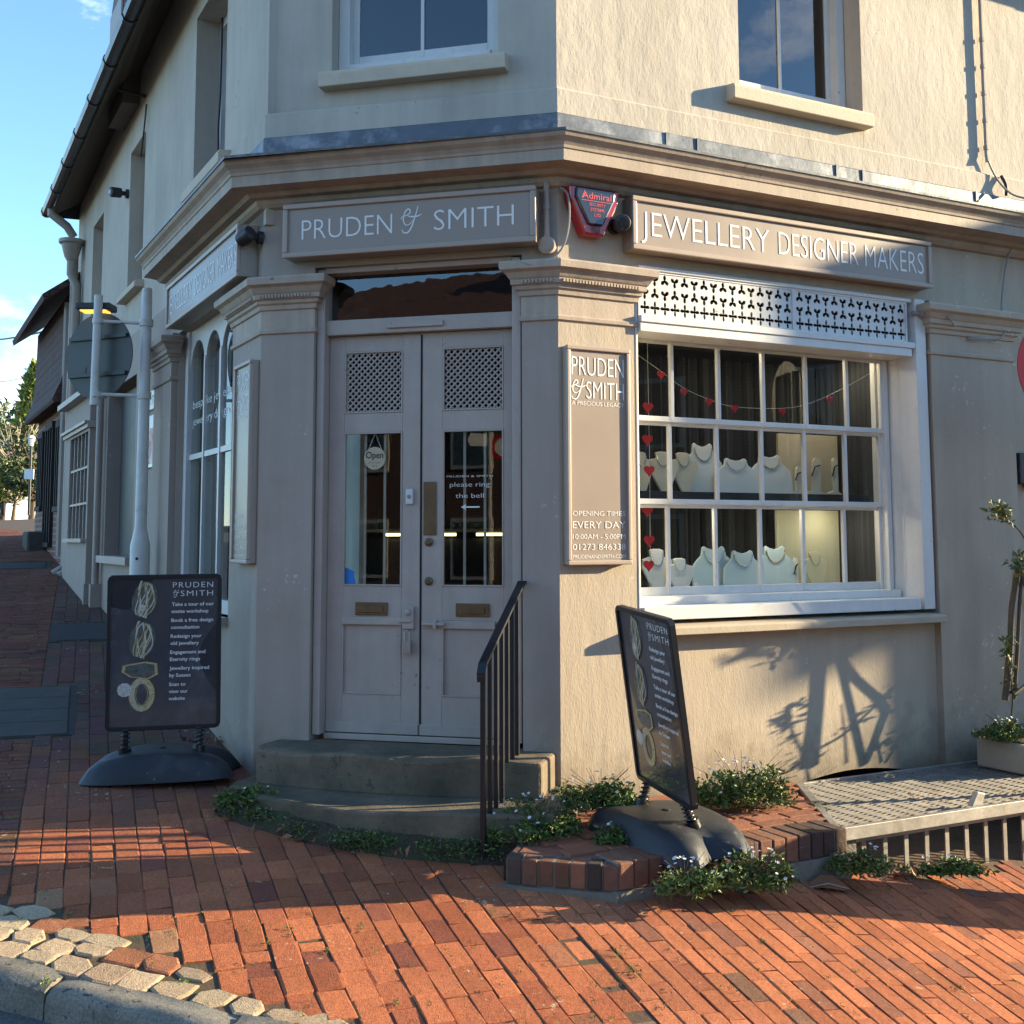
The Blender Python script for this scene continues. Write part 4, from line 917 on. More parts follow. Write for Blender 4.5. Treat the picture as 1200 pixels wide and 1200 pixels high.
def bcol(x, y, lft):
    r = random.random(); k = random.uniform(.86, 1.22)
    if lft:
        base = (.42, .14, .066) if r < .62 else (.36, .115, .058) if r < .9 else (.25, .085, .055) if r < .96 else (.38, .15, .08)
    else:
        base = (.45, .16, .078) if r < .62 else (.38, .132, .068) if r < .9 else (.30, .125, .08) if r < .985 else (.21, .11, .07)
    return tuple(c*k for c in base)
w = -9.0; row = 0
while w < 9.5:
    left = w < 1.35 or w < 1.75
    wid = .112 if w < 1.1 else .100 if w < 1.9 else .083
    wc = w+wid/2; l = -26.+random.uniform(0, .22) if row % 2 else -26.+.11+random.uniform(-.03, .03)
    cross = wc < WB
    while l < 1.5:
        blen = .218+random.uniform(-.006, .006)
        c = lat*wc-cd*(-l-blen/2); x, y = c.x, c.y
        px, py = proj((x, y, g(x, y)))
        vis = -220 < px < 1420 and 560 < py < 1330 and y > 2.6 and y < 24
        if vis and not (cross and -l-blen/2 > 5.9) and kd(x, y) > max(.05, band((x-KO.x)*KD.x+(y-KO.y)*KD.y)+.02) and not inpoly(x, y, foot) and not inpoly(x, y, lowp) and not inpoly(x, y, pla) and not inslab(x, y):
            cc = bcol(x, y, wc < 1.9); rr = 1
            k = kd(x, y)
            if x < -.75 and k < .50+.12*math.sin(5*x):
                if random.random() < .10: cc = tuple(q*kq_ for kq_ in (random.uniform(.85, 1.1),) for q in (.42, .22, .12)); rr = 1.4
                if random.random() < .5: blen2 = blen*random.uniform(.35, .65); brick(x-cd.x*blen*.22, y-cd.y*blen*.22, cd, lat, blen2, wid-.009, cc, 0, 1.5); brick(x+cd.x*blen*.28, y+cd.y*blen*.28, cd, lat, blen-blen2-.008, wid-.009, bcol(x, y, 1) if random.random() < .6 else cc, -.003, 1.5); l += blen+.008; continue
            if k < .75 or random.random() < .03: rr = max(rr, 1.6)
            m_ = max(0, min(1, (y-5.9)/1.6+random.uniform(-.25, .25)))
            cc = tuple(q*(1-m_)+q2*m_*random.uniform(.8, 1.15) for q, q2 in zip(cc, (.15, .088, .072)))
            if y > 7: rr = .8
            if abs(wc-1.98) < .045 and y < 5.0: 
                brick(x, y, cd, lat, blen*random.uniform(.5, .95), wid-.02, (.25, .17, .10) if y < 4.5 else cc, -.004, 1.5)
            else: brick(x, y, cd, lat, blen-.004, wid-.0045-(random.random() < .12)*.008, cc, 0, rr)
        l += blen
    w += wid; row += 1
# cross-laid bricks up the street
l = 5.9; row = 0
while l < 24:
    bw = .072; w = WB-.003; fb_ = random.uniform(.08, .2)
    while w > -5.5:
        bl_ = fb_ if fb_ else .218
        c = lat*(w-bl_/2)-cd*(l+bw/2); x, y = c.x, c.y; px, py = proj((x, y, g(x, y)))
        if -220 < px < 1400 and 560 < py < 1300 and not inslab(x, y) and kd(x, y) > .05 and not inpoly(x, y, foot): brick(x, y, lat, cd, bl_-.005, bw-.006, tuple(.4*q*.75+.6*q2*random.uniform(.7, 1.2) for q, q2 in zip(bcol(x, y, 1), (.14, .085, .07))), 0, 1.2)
        w -= bl_; fb_ = 0
    l += bw; row += 1
tag(pv.build('pavement', M['paver'], None, fix=False), 'red clay brick pavement laid in running courses', None, None, 'structure')
# broken mortar repair near the kerb
random.seed(21); mp_ = MB()
def band(s_): return max(0, .40-.22*max(0, s_+.1)) if s_ < 1.55 else 0
s_ = -3.2
while s_ < 1.5:
    k = .06
    while k < band(s_):
        rx_ = random.uniform(.066, .088); ry_ = random.uniform(.040, .075); n = random.choice((6, 7, 8)); P = []; a0 = random.uniform(0, 1); sx_ = s_+random.uniform(-.012, .012)
        for i in range(n):
            a = a0+2*math.pi*i/n; q = random.uniform(.92, 1.12)*min(1.3, 1/max(abs(math.cos(a)), abs(math.sin(a))))
            p = KO+KD*(sx_+rx_*q*math.cos(a))+KN*(k+ry_*q*math.sin(a)); P.append((p.x, p.y))
        tp_ = random.uniform(-.001, .005); cc = random.choice([(.50, .37, .24), (.44, .33, .22), (.54, .42, .28), (.38, .27, .18), (.36, .15, .08)]); kk = random.uniform(.8, 1.1)
        cx0 = sum(q[0] for q in P)/n; cy0 = sum(q[1] for q in P)/n
        vs = [(q[0], q[1], g(*q)-.02) for q in P]+[(q[0], q[1], g(*q)+tp_-.004) for q in P]+[(cx0+(q[0]-cx0)*.86, cy0+(q[1]-cy0)*.86, g(*q)+tp_+random.uniform(0, .002)) for q in P]
        mp_.add(vs, [(i, (i+1) % n, n+(i+1) % n, n+i) for i in range(n)]+[(n+i, n+(i+1) % n, 2*n+(i+1) % n, 2*n+i) for i in range(n)]+[tuple(range(2*n, 3*n))], tuple(q*kk for q in cc)); k += ry_*2+.002
    s_ += .158
tag(mp_.build('kerbside_cobbles', M['paver'], None, fix=True), 'worn pale cobbles bedded beside the kerb', None, None, 'structure')
# covers in the pavement
def cover(i, name, label, cat, material, rimmat, lines=0):
    sx, sy, w_, d_ = slabs[i]
    def fr(a, c, z): x = sx+lat.x*a-cd.x*c; y = sy+lat.y*a-cd.y*c; return Vector((x, y, g(x, y)+z))
    r = thing(name, (sx, sy, g(sx, sy)), label, cat)
    b = MB(); b.box(fr, -w_/2, w_/2, -d_/2, d_/2, -.05, .001); b.build('surround', rimmat, r, bevel=.003)
    b = MB()
    if lines:
        for k in range(lines): b.box(fr, -w_/2+.03, w_/2-.05, -d_/2+.02+(d_-.04)*k/lines, -d_/2+.012+(d_-.04)*(k+1)/lines, -.03, .007)
    else:
        b.box(fr, -w_/2+.06, w_/2-.06, -d_/2+.05, d_/2-.05, -.03, .006)
        for k in range(9):
            for s in (-1, 1): b.box(fr, -w_/2+.05+k*.065, -w_/2+.08+k*.065, s*(d_/2-.02)-.008, s*(d_/2-.02)+.008, -.03, .006)
    b.build('plate', material, r, bevel=.003)
cover(0, 'cellar_cover', 'large dark timbered cellar cover let into the brick pavement at the left', 'cover', M['slab'], M['iron'], 4)
cover(1, 'manhole_cover', 'rectangular iron manhole cover with notched frame behind the ringed sign board', 'manhole cover', M['iron'], M['iron'])
cover(2, 'manhole_cover', 'small far manhole cover up the shaded street', 'manhole cover', M['iron'], M['iron'])
# ================================================================== RAISED BED, LIGHT WELL, RAILINGS
def mit(o1_, o2_):
    "plan point that lies o1_ off the door face and o2_ off the right-hand face"
    a = O+nB*o1_; c = O+nC*o2_; d = dB; e = dC; dd = c-a; det = d.x*(-e.y)+e.x*d.y
    t = (dd.x*(-e.y)+e.x*dd.y)/det; p = a+d*t; return Vector((p.x, p.y))
pl = thing('brick_planter', mit(1.04, 1.10).to_3d()+Vector((0, 0, -1.7)), 'low raised bed edged with dark bricks on edge against the corner of the shop', 'planter')
Lf = FB(.03, 1.04, 0); Cn = mit(1.04, 1.10); Rt = FC(1.02, 1.10, 0); Lf = Vector((Lf.x, Lf.y)); Rt = Vector((Rt.x, Rt.y))
ZL, ZR = -1.462, -1.450
random.seed(5)
cb = MB(); fm = MB()
for (a, c, zt_, hb) in ((Lf, Cn, ZL, .115), (Cn, Rt, ZR, .12)):
    d = (c-a); n = max(1, round(d.length/.078)); d = d.normalized(); inn_ = Vector((-d.y, d.x)); s = (c-a).length/n
    for i in range(n):
        p = a+d*(i*s); j = random.uniform(-.005, .005); jz = random.uniform(-.004, .004); k = random.uniform(.7, 1.25)
        cc = random.choice([(.15, .07, .045), (.20, .088, .05), (.11, .06, .042), (.24, .10, .055), (.08, .055, .042)]); cc = tuple(q*k for q in cc)  # edging bricks coloured darker than those lying behind
        fr = lambda x, y, z, p=p: Vector((p.x+d.x*x+inn_.x*y, p.y+d.y*x+inn_.y*y, z))
        cb.box(fr, .004, s-.004, j, (.10 if a == Lf else .213)+j, zt_-hb, zt_+jz, cc)
    fr = lambda x, y, z: Vector((a.x+d.x*x+inn_.x*y, a.y+d.y*x+inn_.y*y, z))
    fm.box(fr, .0, (c-a).length, .008, .20, -1.95, zt_-.004); fm.box(fr, -.02, (c-a).length+.01, -.012, .2, -1.95, zt_-hb-.004)
for (a, e, zt_) in ((Lf, FB(.03, .30, 0), ZL),):
    e = Vector((e.x, e.y)); d = e-a; n = round(d.length/.225); s = d.length/n; d = d.normalized(); inn_ = Vector((d.y, -d.x))
    for i in range(n):
        p = a+d*(i*s+ (.05 if i == 0 else 0)); fr = lambda x, y, z, p=p: Vector((p.x+d.x*x+inn_.x*y, p.y+d.y*x+inn_.y*y, z)); cb.box(fr, .004, s-.006-(.05 if i == 0 else 0), -.01, .09, zt_-.11, zt_-.002, (.13, .065, .05))
    fr = lambda x, y, z: Vector((a.x+d.x*x+inn_.x*y, a.y+d.y*x+inn_.y*y, z)); fm.box(fr, .1, (e-a).length, .004, .08, -1.95, zt_-.02)
cb.build('brick_edging', M['darkbrick'], pl, bevel=.006); fm.build('mortar_bed', M['mortar'], pl)
# orange bricks lying behind the edging and the earth fill
tb = MB()
d = (Rt-Cn).normalized(); inn_ = Vector((-d.y, d.x))
for r_ in range(8):
    x = -.12+.05*(r_ % 2)
    while x < (Rt-Cn).length+.57*max(0, .225+r_*.108-.08)/.95-.05:
        L_ = .215; p = Cn+d*x+inn_*(.225+r_*.108); k = random.uniform(.75, 1.15); fr = lambda u, v, z, p=p: Vector((p.x+d.x*u+inn_.x*v, p.y+d.y*u+inn_.y*v, z))
        tb.box(fr, 0, min(L_-.006, (Rt-Cn).length+.57*max(0, .225+r_*.108-.08)/.95-.02-x), 0, .102, ZR-.08, ZR+random.uniform(-.006, .003), tuple(q*k for q in (.34, .13, .07))); x += .225
d = (Cn-Lf).normalized(); inn_ = Vector((-d.y, d.x))
for r_ in range(4):
    x = .03
    while x < (Cn-Lf).length-.05:
        p = Lf+d*x+inn_*(.115+r_*.108); k = random.uniform(.6, 1.0); fr = lambda u, v, z, p=p: Vector((p.x+d.x*u+inn_.x*v, p.y+d.y*u+inn_.y*v, z))
        tb.box(fr, 0, min(.209, (Cn-Lf).length-x), 0, .102, ZL-.08, ZL+random.uniform(-.004, .003), tuple(q*k for q in (.28, .11, .07))); x += .222
tb.build('brick_top', M['darkbrick'], pl, bevel=.005)
eb = MB(); eb.plan([FB(.06, .02, 0), FB(.06, .97, 0), Cn+Vector((0, .12)), Rt+Vector((-.02, .12)), FC(1.6, .12, 0), FC(1.6, .02, 0), FC(0, .02, 0)], -1.8, -1.479); eb.build('earth', mat('dark earth', (.05, .035, .022), .95, var=.4, vscale=30, bump=.015, bscale=40), pl)
lw = thing('light_well_grating', FC(2, .5, -1.5), 'galvanised steel grating over the basement light well under the sunlit window', 'grating')
b = MB()
def ged(o): return 1.03+(1.05-o)/.95*.57
o = .12
while o < 1.04: b.box(FC, ged(o), 5.2, o-.0025, o+.0025, -1.495, -1.468); o += .034
t = 1.1
while t < 5.2:
    omax = 1.04 if t > 1.04 else 0; omin = .1
    if t < 1.6: omin = max(.1, 1.05-(t-1.03)/.57*.95)
    b.tube([FC(t, omin, -1.473), FC(t, omax, -1.473)], .004, 5); t += .1
b.build('grid_bars', M['galv'], lw)
b = MB(); b.box(FC, 1.0, 5.2, 1.04, 1.075, -1.52, -1.455); b.prism(lambda x, o_, z: FC(x, z, o_), [(.98, 1.045), (1.03, 1.04), (1.62, .1), (1.56, .1)], -1.5, -1.458); b.box(FC, 1.6, 5.2, .07, .10, -1.5, -1.464)
b.build('edge_frame', M['galv'], lw, bevel=.003)
b = MB(); b.prism(FC, [(1.98, -1.46), (2.06, -1.46), (2.09, -1.40), (2.03, -1.385)], 1.0, 1.035); b.build('lifting_lug', M['galv'], lw, bevel=.004)
br = thing('basement_railing', FC(2, 1.0, -1.7), 'low flat-bar railing beneath the front edge of the steel grating', 'railing')
b = MB(); b.box(FC, 1.10, 5.2, .985, 1.015, -1.555, -1.535); b.build('top_rail', M['galv'], br, bevel=.002)
t = 1.22
while t < 4.2:
    b = MB(); b.box(FC, t-.014, t+.014, .993, 1.003, -2.0, -1.55); b.build('baluster', M['galv'], br); t += .15
sw = thing('well_kerb', FC(1.1, 1., -1.6), 'crumbling rendered end of the light well beside the brick planter', 'kerb')
b = MB(); b.box(FC, 1.03, 1.14, .55, 1.04, -2.0, -1.50); b.build('render', M['mortar'], sw, bevel=.015)
b = MB(); b.box(FC, 1.14, 6, .2, .24, -2.3, -1.56); b.build('pit_wall', M['pipe'], sw)
# unseen wall end, added to cast shade leftwards onto bed and paving
gw = thing('added_shade_wall', FC(4.6, 1.2, -1.8), 'unseen low brick wall added beyond the light well to cast shade', 'wall')
b = MB(); b.box(FC, 3.3, 3.52, .9, 1.28, -2.2, -1.50); wall_uv(b.build('wall', M['housewall'], gw))
b = MB(); b.box(FC, 3.28, 3.54, .88, 1.30, -1.50, -1.45); b.build('coping', M['stone'], gw, bevel=.006)
cc_ = thing('unseen_shade_box', (3.55, 6.2, -1.75), 'low unseen box added out of view to shade the brick bed front', 'shade box')  # added out of view to cast shade on the front of the bed
b = MB(); b.box(FW, 3.45, 3.68, 5.98, 6.42, -1.9, -.93); b.build('body', M['oak'], cc_, bevel=.01); b = MB(); b.box(FW, 3.43, 3.70, 5.96, 6.44, -.93, -.90); b.build('lid', M['oak'], cc_, bevel=.008)
# handrail
hr = thing('handrail', FB(.21, .79, -1.55), 'black iron handrail with upright bars beside the door steps', 'handrail')
hp = lambda d_: FB(.211, d_, -.245-.47*max(0, d_-.03)) 
P = [FB(.211, -.01, -.245), FB(.211, .03, -.245)]+[FB(.211, .06+.74*i/6, -.262-.352*i/6) for i in range(7)]+[FB(.211, .83, -.66), FB(.211, .825, -.69)]
b = MB()
Pm = P
vs = []
for p in Pm:
    for s, h in ((-.022, -.008), (.022, -.008), (.022, .010), (-.022, .010)): vs.append(p+Vector((dB.x*s, dB.y*s, h)))
n = len(Pm); b.add(vs, [(i*4+k, i*4+(k+1) % 4, (i+1)*4+(k+1) % 4, (i+1)*4+k) for i in range(n-1) for k in range(4)]+[(0, 1, 2, 3), tuple((n-1)*4+k for k in range(4))])
b.build('rail', M['blackmetal'], hr, bevel=.004)
for i, d_ in enumerate((.79, .67, .555, .445, .34, .235, .13)):
    zt_ = -.262-.352*(d_-.06)/.74; q = FB(.211, d_, 0)
    zb_ = g(q.x, q.y)-.02 if d_ > .75 else (-1.35 if d_ > .36 else -1.165)
    r_ = .011 if d_ < .75 else .013
    b = MB(); b.box(lambda x, y, z, q=q: Vector((q.x+dB.x*x+nB.x*y, q.y+dB.y*x+nB.y*y, z)), -r_, r_, -r_, r_, zb_, zt_-.004)
    b.build('bar', M['blackmetal'], hr, bevel=.002)
# ================================================================== PAVEMENT BOARDS
def ringart(b1, b2, b3, fr, x, z, s, kind):
    "printed picture of a ring: woven strands, a cut stone"
    rnd = random.Random(kind)
    if kind < 2:
        b3.prism(fr, [(x+s*(.72*math.cos(6.283*q/24)+.1*math.sin(6.283*q/24)), z+s*1.0*math.sin(6.283*q/24)) for q in range(24)], .005, .0058) if kind else b3.prism(fr, [(x+s*(.68*math.cos(6.283*q/24)+.12*math.sin(6.283*q/24)), z+s*1.0*math.sin(6.283*q/24)) for q in range(24)], .005, .0058)
        for k in range(15):
            a = k/15.; ph = rnd.uniform(-.5, .5); P = []
            for i in range(9):
                v = -1+2*i/8.; wdt = math.sqrt(max(0, 1-v*v*.8)); u = (-.8+1.6*a)*wdt+.22*math.sin(2.5*v+ph+k); P.append((x+s*(u*.62+v*.12), z+s*(v*.95-.25*u)))
            ribbon((b3, b2, b1, b2, b1)[k % 5], fr, P, s*(.05 if k % 5 == 0 else .062), .0062+.0003*k)
        if kind == 0: b2.lathe(lambda a_, c_, h: fr(x-.12*s+a_, .011+h, z-.45*s+c_), [(.2*s, 0), (.17*s, .001), (.05*s, .002)], 12)
    else:
        ribbon(b1, fr, [(x+s*(.06+.42*math.cos(6.283*q/20)), z+s*(-.35+.62*math.sin(6.283*q/20))) for q in range(21)], s*.34, .0062)
        ribbon(b3, fr, [(x+s*(.06+.30*math.cos(6.283*q/20)), z+s*(-.35+.48*math.sin(6.283*q/20))) for q in range(21)], s*.05, .0066)
        P = [(-.75, 1.0), (-.8, .7), (-.45, .45), (.35, .35), (.72, .55), (.68, 1.05), (.2, 1.15)]; b1.prism(fr, [(x+s*a_*1.08, z+s*(c_-.0)*1.02) for a_, c_ in P], .0065, .0072)
        b3.prism(fr, [(x+s*a_*.9, z+s*(.1+c_*.87)) for a_, c_ in P], .0072, .0080)
        b2.lathe(lambda a_, c_, h: fr(x-.72*s+a_, .0072+h, z-.12*s+c_), [(.33*s, 0), (.31*s, .001), (.1*s, .002)], 10)
        for k in range(3): ribbon(b2, fr, [(x+s*(.06+(.38+.07*k)*math.cos(6.283*q/20+k)), z+s*(-.35+(.56+.08*k)*math.sin(6.283*q/20+k))) for q in range(14)], s*.035, .0070)
m_gold = mat('printed gold tone', (.5, .38, .16), .3, var=.55, vscale=60, spec=.5); m_silv = mat('printed silver tone', (.55, .52, .45), .3, var=.5, vscale=60, spec=.5); m_stone = mat('printed stone tone', (.10, .11, .10), .3, var=.6, vscale=30, spec=.5)
m_cloth = mat('printed cloth shadow', (.03, .03, .036), .25, var=.3, vscale=5, spec=.5, coat=.6)
LBL = ['Take a tour of our', 'onsite workshop', 'Book a free design', 'consultation', 'Redesign your', 'old jewellery', 'Engagement and', 'Eternity rings', 'Jewellery inspired', 'by Sussex', 'Scan to', 'view our', 'website']
WD = dict(zip(LBL, (.245, .215, .245, .165, .18, .165, .205, .175, .23, .125, .095, .11, .095)))
def aboard(loc, rz, tilt, roll, brz, broll, label, texts, blift=.255):
    r = thing('pavement_sign', loc, label, 'sign board')
    fb = frame(loc, brz, 0, broll); ft = frame(Vector(loc)+Vector((0, 0, blift)), rz, tilt, roll)
    # moulded ballast base
    b = MB(); vs = []; nr, na = 9, 40
    for i in range(nr+1):
        q = i/nr
        for k in range(na):
            a = 2*math.pi*k/na; ca, sa = math.cos(a), math.sin(a)
            rr = (abs(ca/.50)**3.2+abs(sa/.27)**3.2)**(-1/3.2); rr *= 1-.30*math.exp(-(sa/.26)**2)
            x, y = ca*rr*q, sa*rr*q
            z = .15*(1-.62*(abs(x)/.50)**2.2)*(1-max(0, (q-.72)/.28)**2*.75)-.075*math.exp(-(y/.06)**2)*max(0, (abs(x)-.17)/.25)
            if i == nr: z = .0
            vs.append(fb(x, y, max(0, z)))
    fs = [(i*na+k, i*na+(k+1) % na, (i+1)*na+(k+1) % na, (i+1)*na+k) for i in range(1, nr) for k in range(na)]
    vs0 = vs[na:]; b.add([fb(0, 0, .15)]+vs0, [(0, 1+k, 1+(k+1) % na) for k in range(na)]+[(1+(i-1)*na+k, 1+i*na+k, 1+i*na+(k+1) % na, 1+(i-1)*na+(k+1) % na) for i in range(1, nr) for k in range(na)]+[tuple(1+(nr-1)*na+k for k in range(na))])
    b.build('base', M['blackplastic'], r, smooth=True)
    b = MB(); b.lathe(lambda x, y, h: fb(x, y, .142+h), [(.022, 0), (.022, .012), (.015, .015)], 12); b.build('filler_cap', M['blackplastic'], r, smooth=True)
    for s in (-.21, .21):
        p0 = fb(s, 0, .12); p1 = ft(s, 0, .01); b = MB(); dv = p1-p0; P = []
        for i in range(60): a = i/60*2*math.pi*6; P.append(p0+dv*(i/60)+Vector((.022*math.cos(a), .022*math.sin(a), 0)))
        b.tube(P, .0055, 6); b.cyl(p0-dv*.1, p0+dv*.25, .036, 14); b.cyl(p0, p1, .014, 8); b.build('spring', M['blackmetal'], r, smooth=True)
    W_, H_, c_ = .325, .90, .022
    def rr_(w, z0, z1, c): return [(-w+c, z0), (w-c, z0), (w-.3*c, z0+.3*c), (w, z0+c), (w, z1-c), (w-.3*c, z1-.3*c), (w-c, z1), (-w+c, z1), (-w+.3*c, z1-.3*c), (-w, z1-c), (-w, z0+c), (-w+.3*c, z0+.3*c)]
    b = MB(); fl = lambda x, o, z: ft(x, -o, z)
    A, B_ = rr_(W_, 0, H_, .03), rr_(W_-c_, c_, H_-c_, .008); vs = []
    for P, o in ((A, -.018), (A, .010), (A, .014), (B_, .014), (B_, .003)):
        k = .003 if o == .014 and P is A else 0
        for (x, z) in P: vs.append(fl(x*(1-k*2), o, z+(k if z < .4 else -k)))
    n = 12; fs = []
    for L_ in range(4):
        for i in range(n): fs.append((L_*n+i, L_*n+(i+1) % n, (L_+1)*n+(i+1) % n, (L_+1)*n+i))
    fs.append(tuple(range(n))); b.add(vs, fs); b.build('frame', M['blackframe'], r)
    b = MB(); b.prism(fl, rr_(W_-c_+.002, c_-.002, H_-c_+.002, .008), -.01, .004); po = b.build('poster', M['poster'], r)
    b = MB(); P = bez([(.30, .62), (.22, .50), (.20, .40), (.25, .28), (.31, .20)], 5); b.add([fl(x, .0045, z) for x, z in P]+[fl(.305, .0045, z) for x, z in P], [(i, i+1, len(P)+i+1, len(P)+i) for i in range(len(P)-1)])
    P = bez([(-.30, .72), (-.2, .70), (-.12, .80), (-.05, .895)], 5); b.add([fl(x, .0045, z) for x, z in P]+[fl(-.305, .0045, min(.9, z+.02)) for x, z in P], [(i, i+1, len(P)+i+1, len(P)+i) for i in range(len(P)-1)]); b.build('drape', m_cloth, po, fix=False)
    b1, b2, b3 = MB(), MB(), MB()
    ringart(b1, b2, b3, fl, -.115, .755, .105, 0); ringart(b2, b1, b3, fl, -.125, .52, .105, 1); ringart(b1, b2, b3, fl, -.13, .25, .125, 2)
    b1.build('ring_picture', m_gold, po, fix=False); b2.build('ring_picture', m_silv, po, fix=False); b3.build('stone_picture', m_stone, po, fix=False)
    b = MB(); text_mesh('PRUDEN', b, fl, .045, .275, .822, .034, 1, .0055, 'FIT', 1.2, -.012); text_mesh('SMITH', b, fl, .09, .275, .772, .034, 1, .0055, 'FIT', 1.2, -.012); ampersand(b, fl, .045, .770, .04, 1, .0055)
    z = .715
    for grp in texts:
        for s in grp: text_mesh(s, b, fl, .035 if 0 else .04-.02*(.72-z), .04-.02*(.72-z)+WD[s]*.98, z, .021, 1, .0055, 'FIT', 1., .012); z -= .041
        z -= .011
    b.build('lettering', M['letter'], po, fix=False); return r
T1 = [LBL[0:2], LBL[2:4], LBL[4:6], LBL[6:8], LBL[8:10], LBL[10:13]]
T2 = [LBL[4:6], LBL[6:8], LBL[0:2], LBL[2:4], LBL[8:10], LBL[10:13]]
lx, ly = -2.045, 7.06
aboard((lx, ly, g(lx, ly)+.004), R(11), R(1), R(-.5), R(6), R(-1.5), 'shaded black-framed board with ring pictures and white wording on the left pavement', T1)
aboard((.748, 5.945, -1.472), R(-72.8), R(8.5), R(3.2), R(-60), R(1), 'leaning black-framed board turned sideways by the raised brick bed', T2, .225)
# ================================================================== ROAD SIGN POST
def at(px, py, Y): r = ray(px, py); return r*(Y/r.y)
YP = 9.35
sp = thing('road_sign_post', at(158, 860, YP), 'pale grey column carrying a round sign seen from behind and an amber lamp', 'sign post')
pb = at(163.5, 640, YP); X0, Y0 = pb.x, pb.y
b = MB(); gz = g(X0, Y0); b.lathe(lambda x, y, h: Vector((X0+x, Y0+y, h)), [(.076, gz-.1), (.076, pb.z+.02), (.06, pb.z+.09), (.046, pb.z+.16), (.041, at(172, 340, YP).z), (.036, at(172, 336, YP).z)], 20); b.build('column', M['greypaint'], sp, smooth=True)
b = MB(); b.cyl(Vector((X0-.0, Y0-.078, at(0, 652, YP).z)), Vector((X0, Y0-.07, at(0, 652, YP).z)), .012, 10)
b.build('bolt', M['blackmetal'], sp)
tp = at(116, 400, YP-.02); X1 = tp.x; Y1 = YP-.05
b = MB(); b.tube([Vector((X1-.01, Y1, at(0, 473, YP).z)), Vector((X1+.0, Y1, at(0, 345, YP).z))], .034, 16); b.build('mounting_tube', M['greypaint'], sp, smooth=True)
for y_ in (375, 460):
    z = at(0, y_, YP).z; b = MB(); b.tube([Vector((X1, Y1, z)), Vector((X0, Y0, z-.01))], .014, 8); b.tube([Vector((X0, Y0, z-.035)), Vector((X0, Y0, z+.02))], .054, 16); b.tube([Vector((X1, Y1, z-.02)), Vector((X1, Y1, z+.02))], .043, 16); b.build('bracket', M['greypaint'], sp, smooth=True)
dc = at(116, 415, YP+.06); rz_ = .35
ddir = Vector((.42, .9, 0)).normalized(); sd = Vector((ddir.y, -ddir.x, 0))
b = MB(); b.tube([dc, dc+ddir*.006], rz_, 48); b.build('sign_disc', M['signback'], sp)
b = MB(); b.tube([dc+ddir*.007, dc+ddir*.009], rz_, 48); b.build('sign_face', M['reddisc'], sp)
b = MB()
for dz in (-.15, .15): b.box(lambda x, y, z: dc+sd*x+ddir*y+Vector((0, 0, z)), -.30, .30, -.025, -.001, dz-.015, dz+.015)
b.box(lambda x, y, z: dc+sd*x+ddir*y+Vector((0, 0, z)), -.19, -.13, -.004, -.001, -.13, -.08)
b.build('sign_channel', M['signback'], sp)
lz = at(0, 357, YP).z
b = MB(); fr = lambda x, y, z: Vector((X1+x, Y1+y, lz+z)); b.box(fr, -.20, .08, .03, .22, -.02, .035); lh = b.build('lamp_head', M['signback'], sp, bevel=.012)
b = MB(); b.box(fr, -.17, .04, .05, .18, -.032, -.02); b.build('lamp_lens', emit('amber lamp glow', (1., .42, .07), .45), lh, bevel=.008)
# round red sign at the right edge
rs = thing('round_road_sign', (3.4, 7.06, -1.6), 'red-ringed round road sign at the right edge of the photo', 'sign')
pr = at(1268, 432, 7.0); fr = frame((pr.x, pr.y, pr.z), R(0))
b = MB(); b.tube([fr(0, .02, 0), fr(0, .026, 0)], .375, 48); b.build('sign_disc', M['signback'], rs)
b = MB(); b.tube([fr(0, .012, 0), fr(0, .018, 0)], .375, 48); b.build('red_ring', M['reddisc'], rs)
b = MB(); b.tube([fr(0, .006, 0), fr(0, .011, 0)], .29, 48); b.build('sign_face', M['whitedisc'], rs)
b = MB(); b.cyl(Vector((pr.x+.05, pr.y+.06, g(pr.x, pr.y)-.2)), Vector((pr.x+.05, pr.y+.06, pr.z+.3)), .03, 14); b.build('post', M['greypaint'], rs, smooth=True)
t_, z_ = on('C', 1202, 552, .05); mb_ = thing('meter_box', FC(t_, 0, z_), 'small black box fixed to the shaded wall at the right edge', 'box')
b = MB(); b.box(FC, t_-.06, t_+.08, 0, .05, z_-.11, z_+.11); b.build('casing', M['blackplastic'], mb_, bevel=.008); b = MB(); b.cyl(FC(t_+.01, .03, z_-.10), FC(t_+.01, .03, z_-.16), .012, 8); b.build('gland', M['blackplastic'], mb_)
# ================================================================== PLANTS
def leafcloud(b, c, rad, n, size, cols, rnd, shell=.45, flat=.0, up=.3, zmin=None):
    for _ in range(n):
        while True:
            v = Vector((rnd.uniform(-1, 1), rnd.uniform(-1, 1), rnd.uniform(-1, 1)))
            if shell < v.length < 1: break
        p = Vector((c[0]+v.x*rad[0], c[1]+v.y*rad[1], c[2]+v.z*rad[2]))
        if zmin is not None and p.z < zmin(p): p.z = zmin(p)+rnd.uniform(0, .02)
        d = Vector((rnd.gauss(0, 1), rnd.gauss(0, 1), rnd.gauss(up, .7))).normalized(); w_ = d.cross(Vector((rnd.gauss(0, 1), rnd.gauss(0, 1), rnd.gauss(0, 1)))).normalized()
        s = size*rnd.uniform(.6, 1.35); k = rnd.uniform(.7, 1.25); cc = rnd.choice(cols); cc = tuple(q*k for q in cc)
        nrm_ = d.cross(w_)*s*.12
        b.add([p, p+d*s*.5+w_*s*.22+nrm_, p+d*s, p+d*s*.5-w_*s*.22+nrm_], [(0, 1, 2, 3)], cc)
GR = [(.10, .16, .03), (.14, .21, .045), (.075, .12, .03), (.2, .25, .08)]
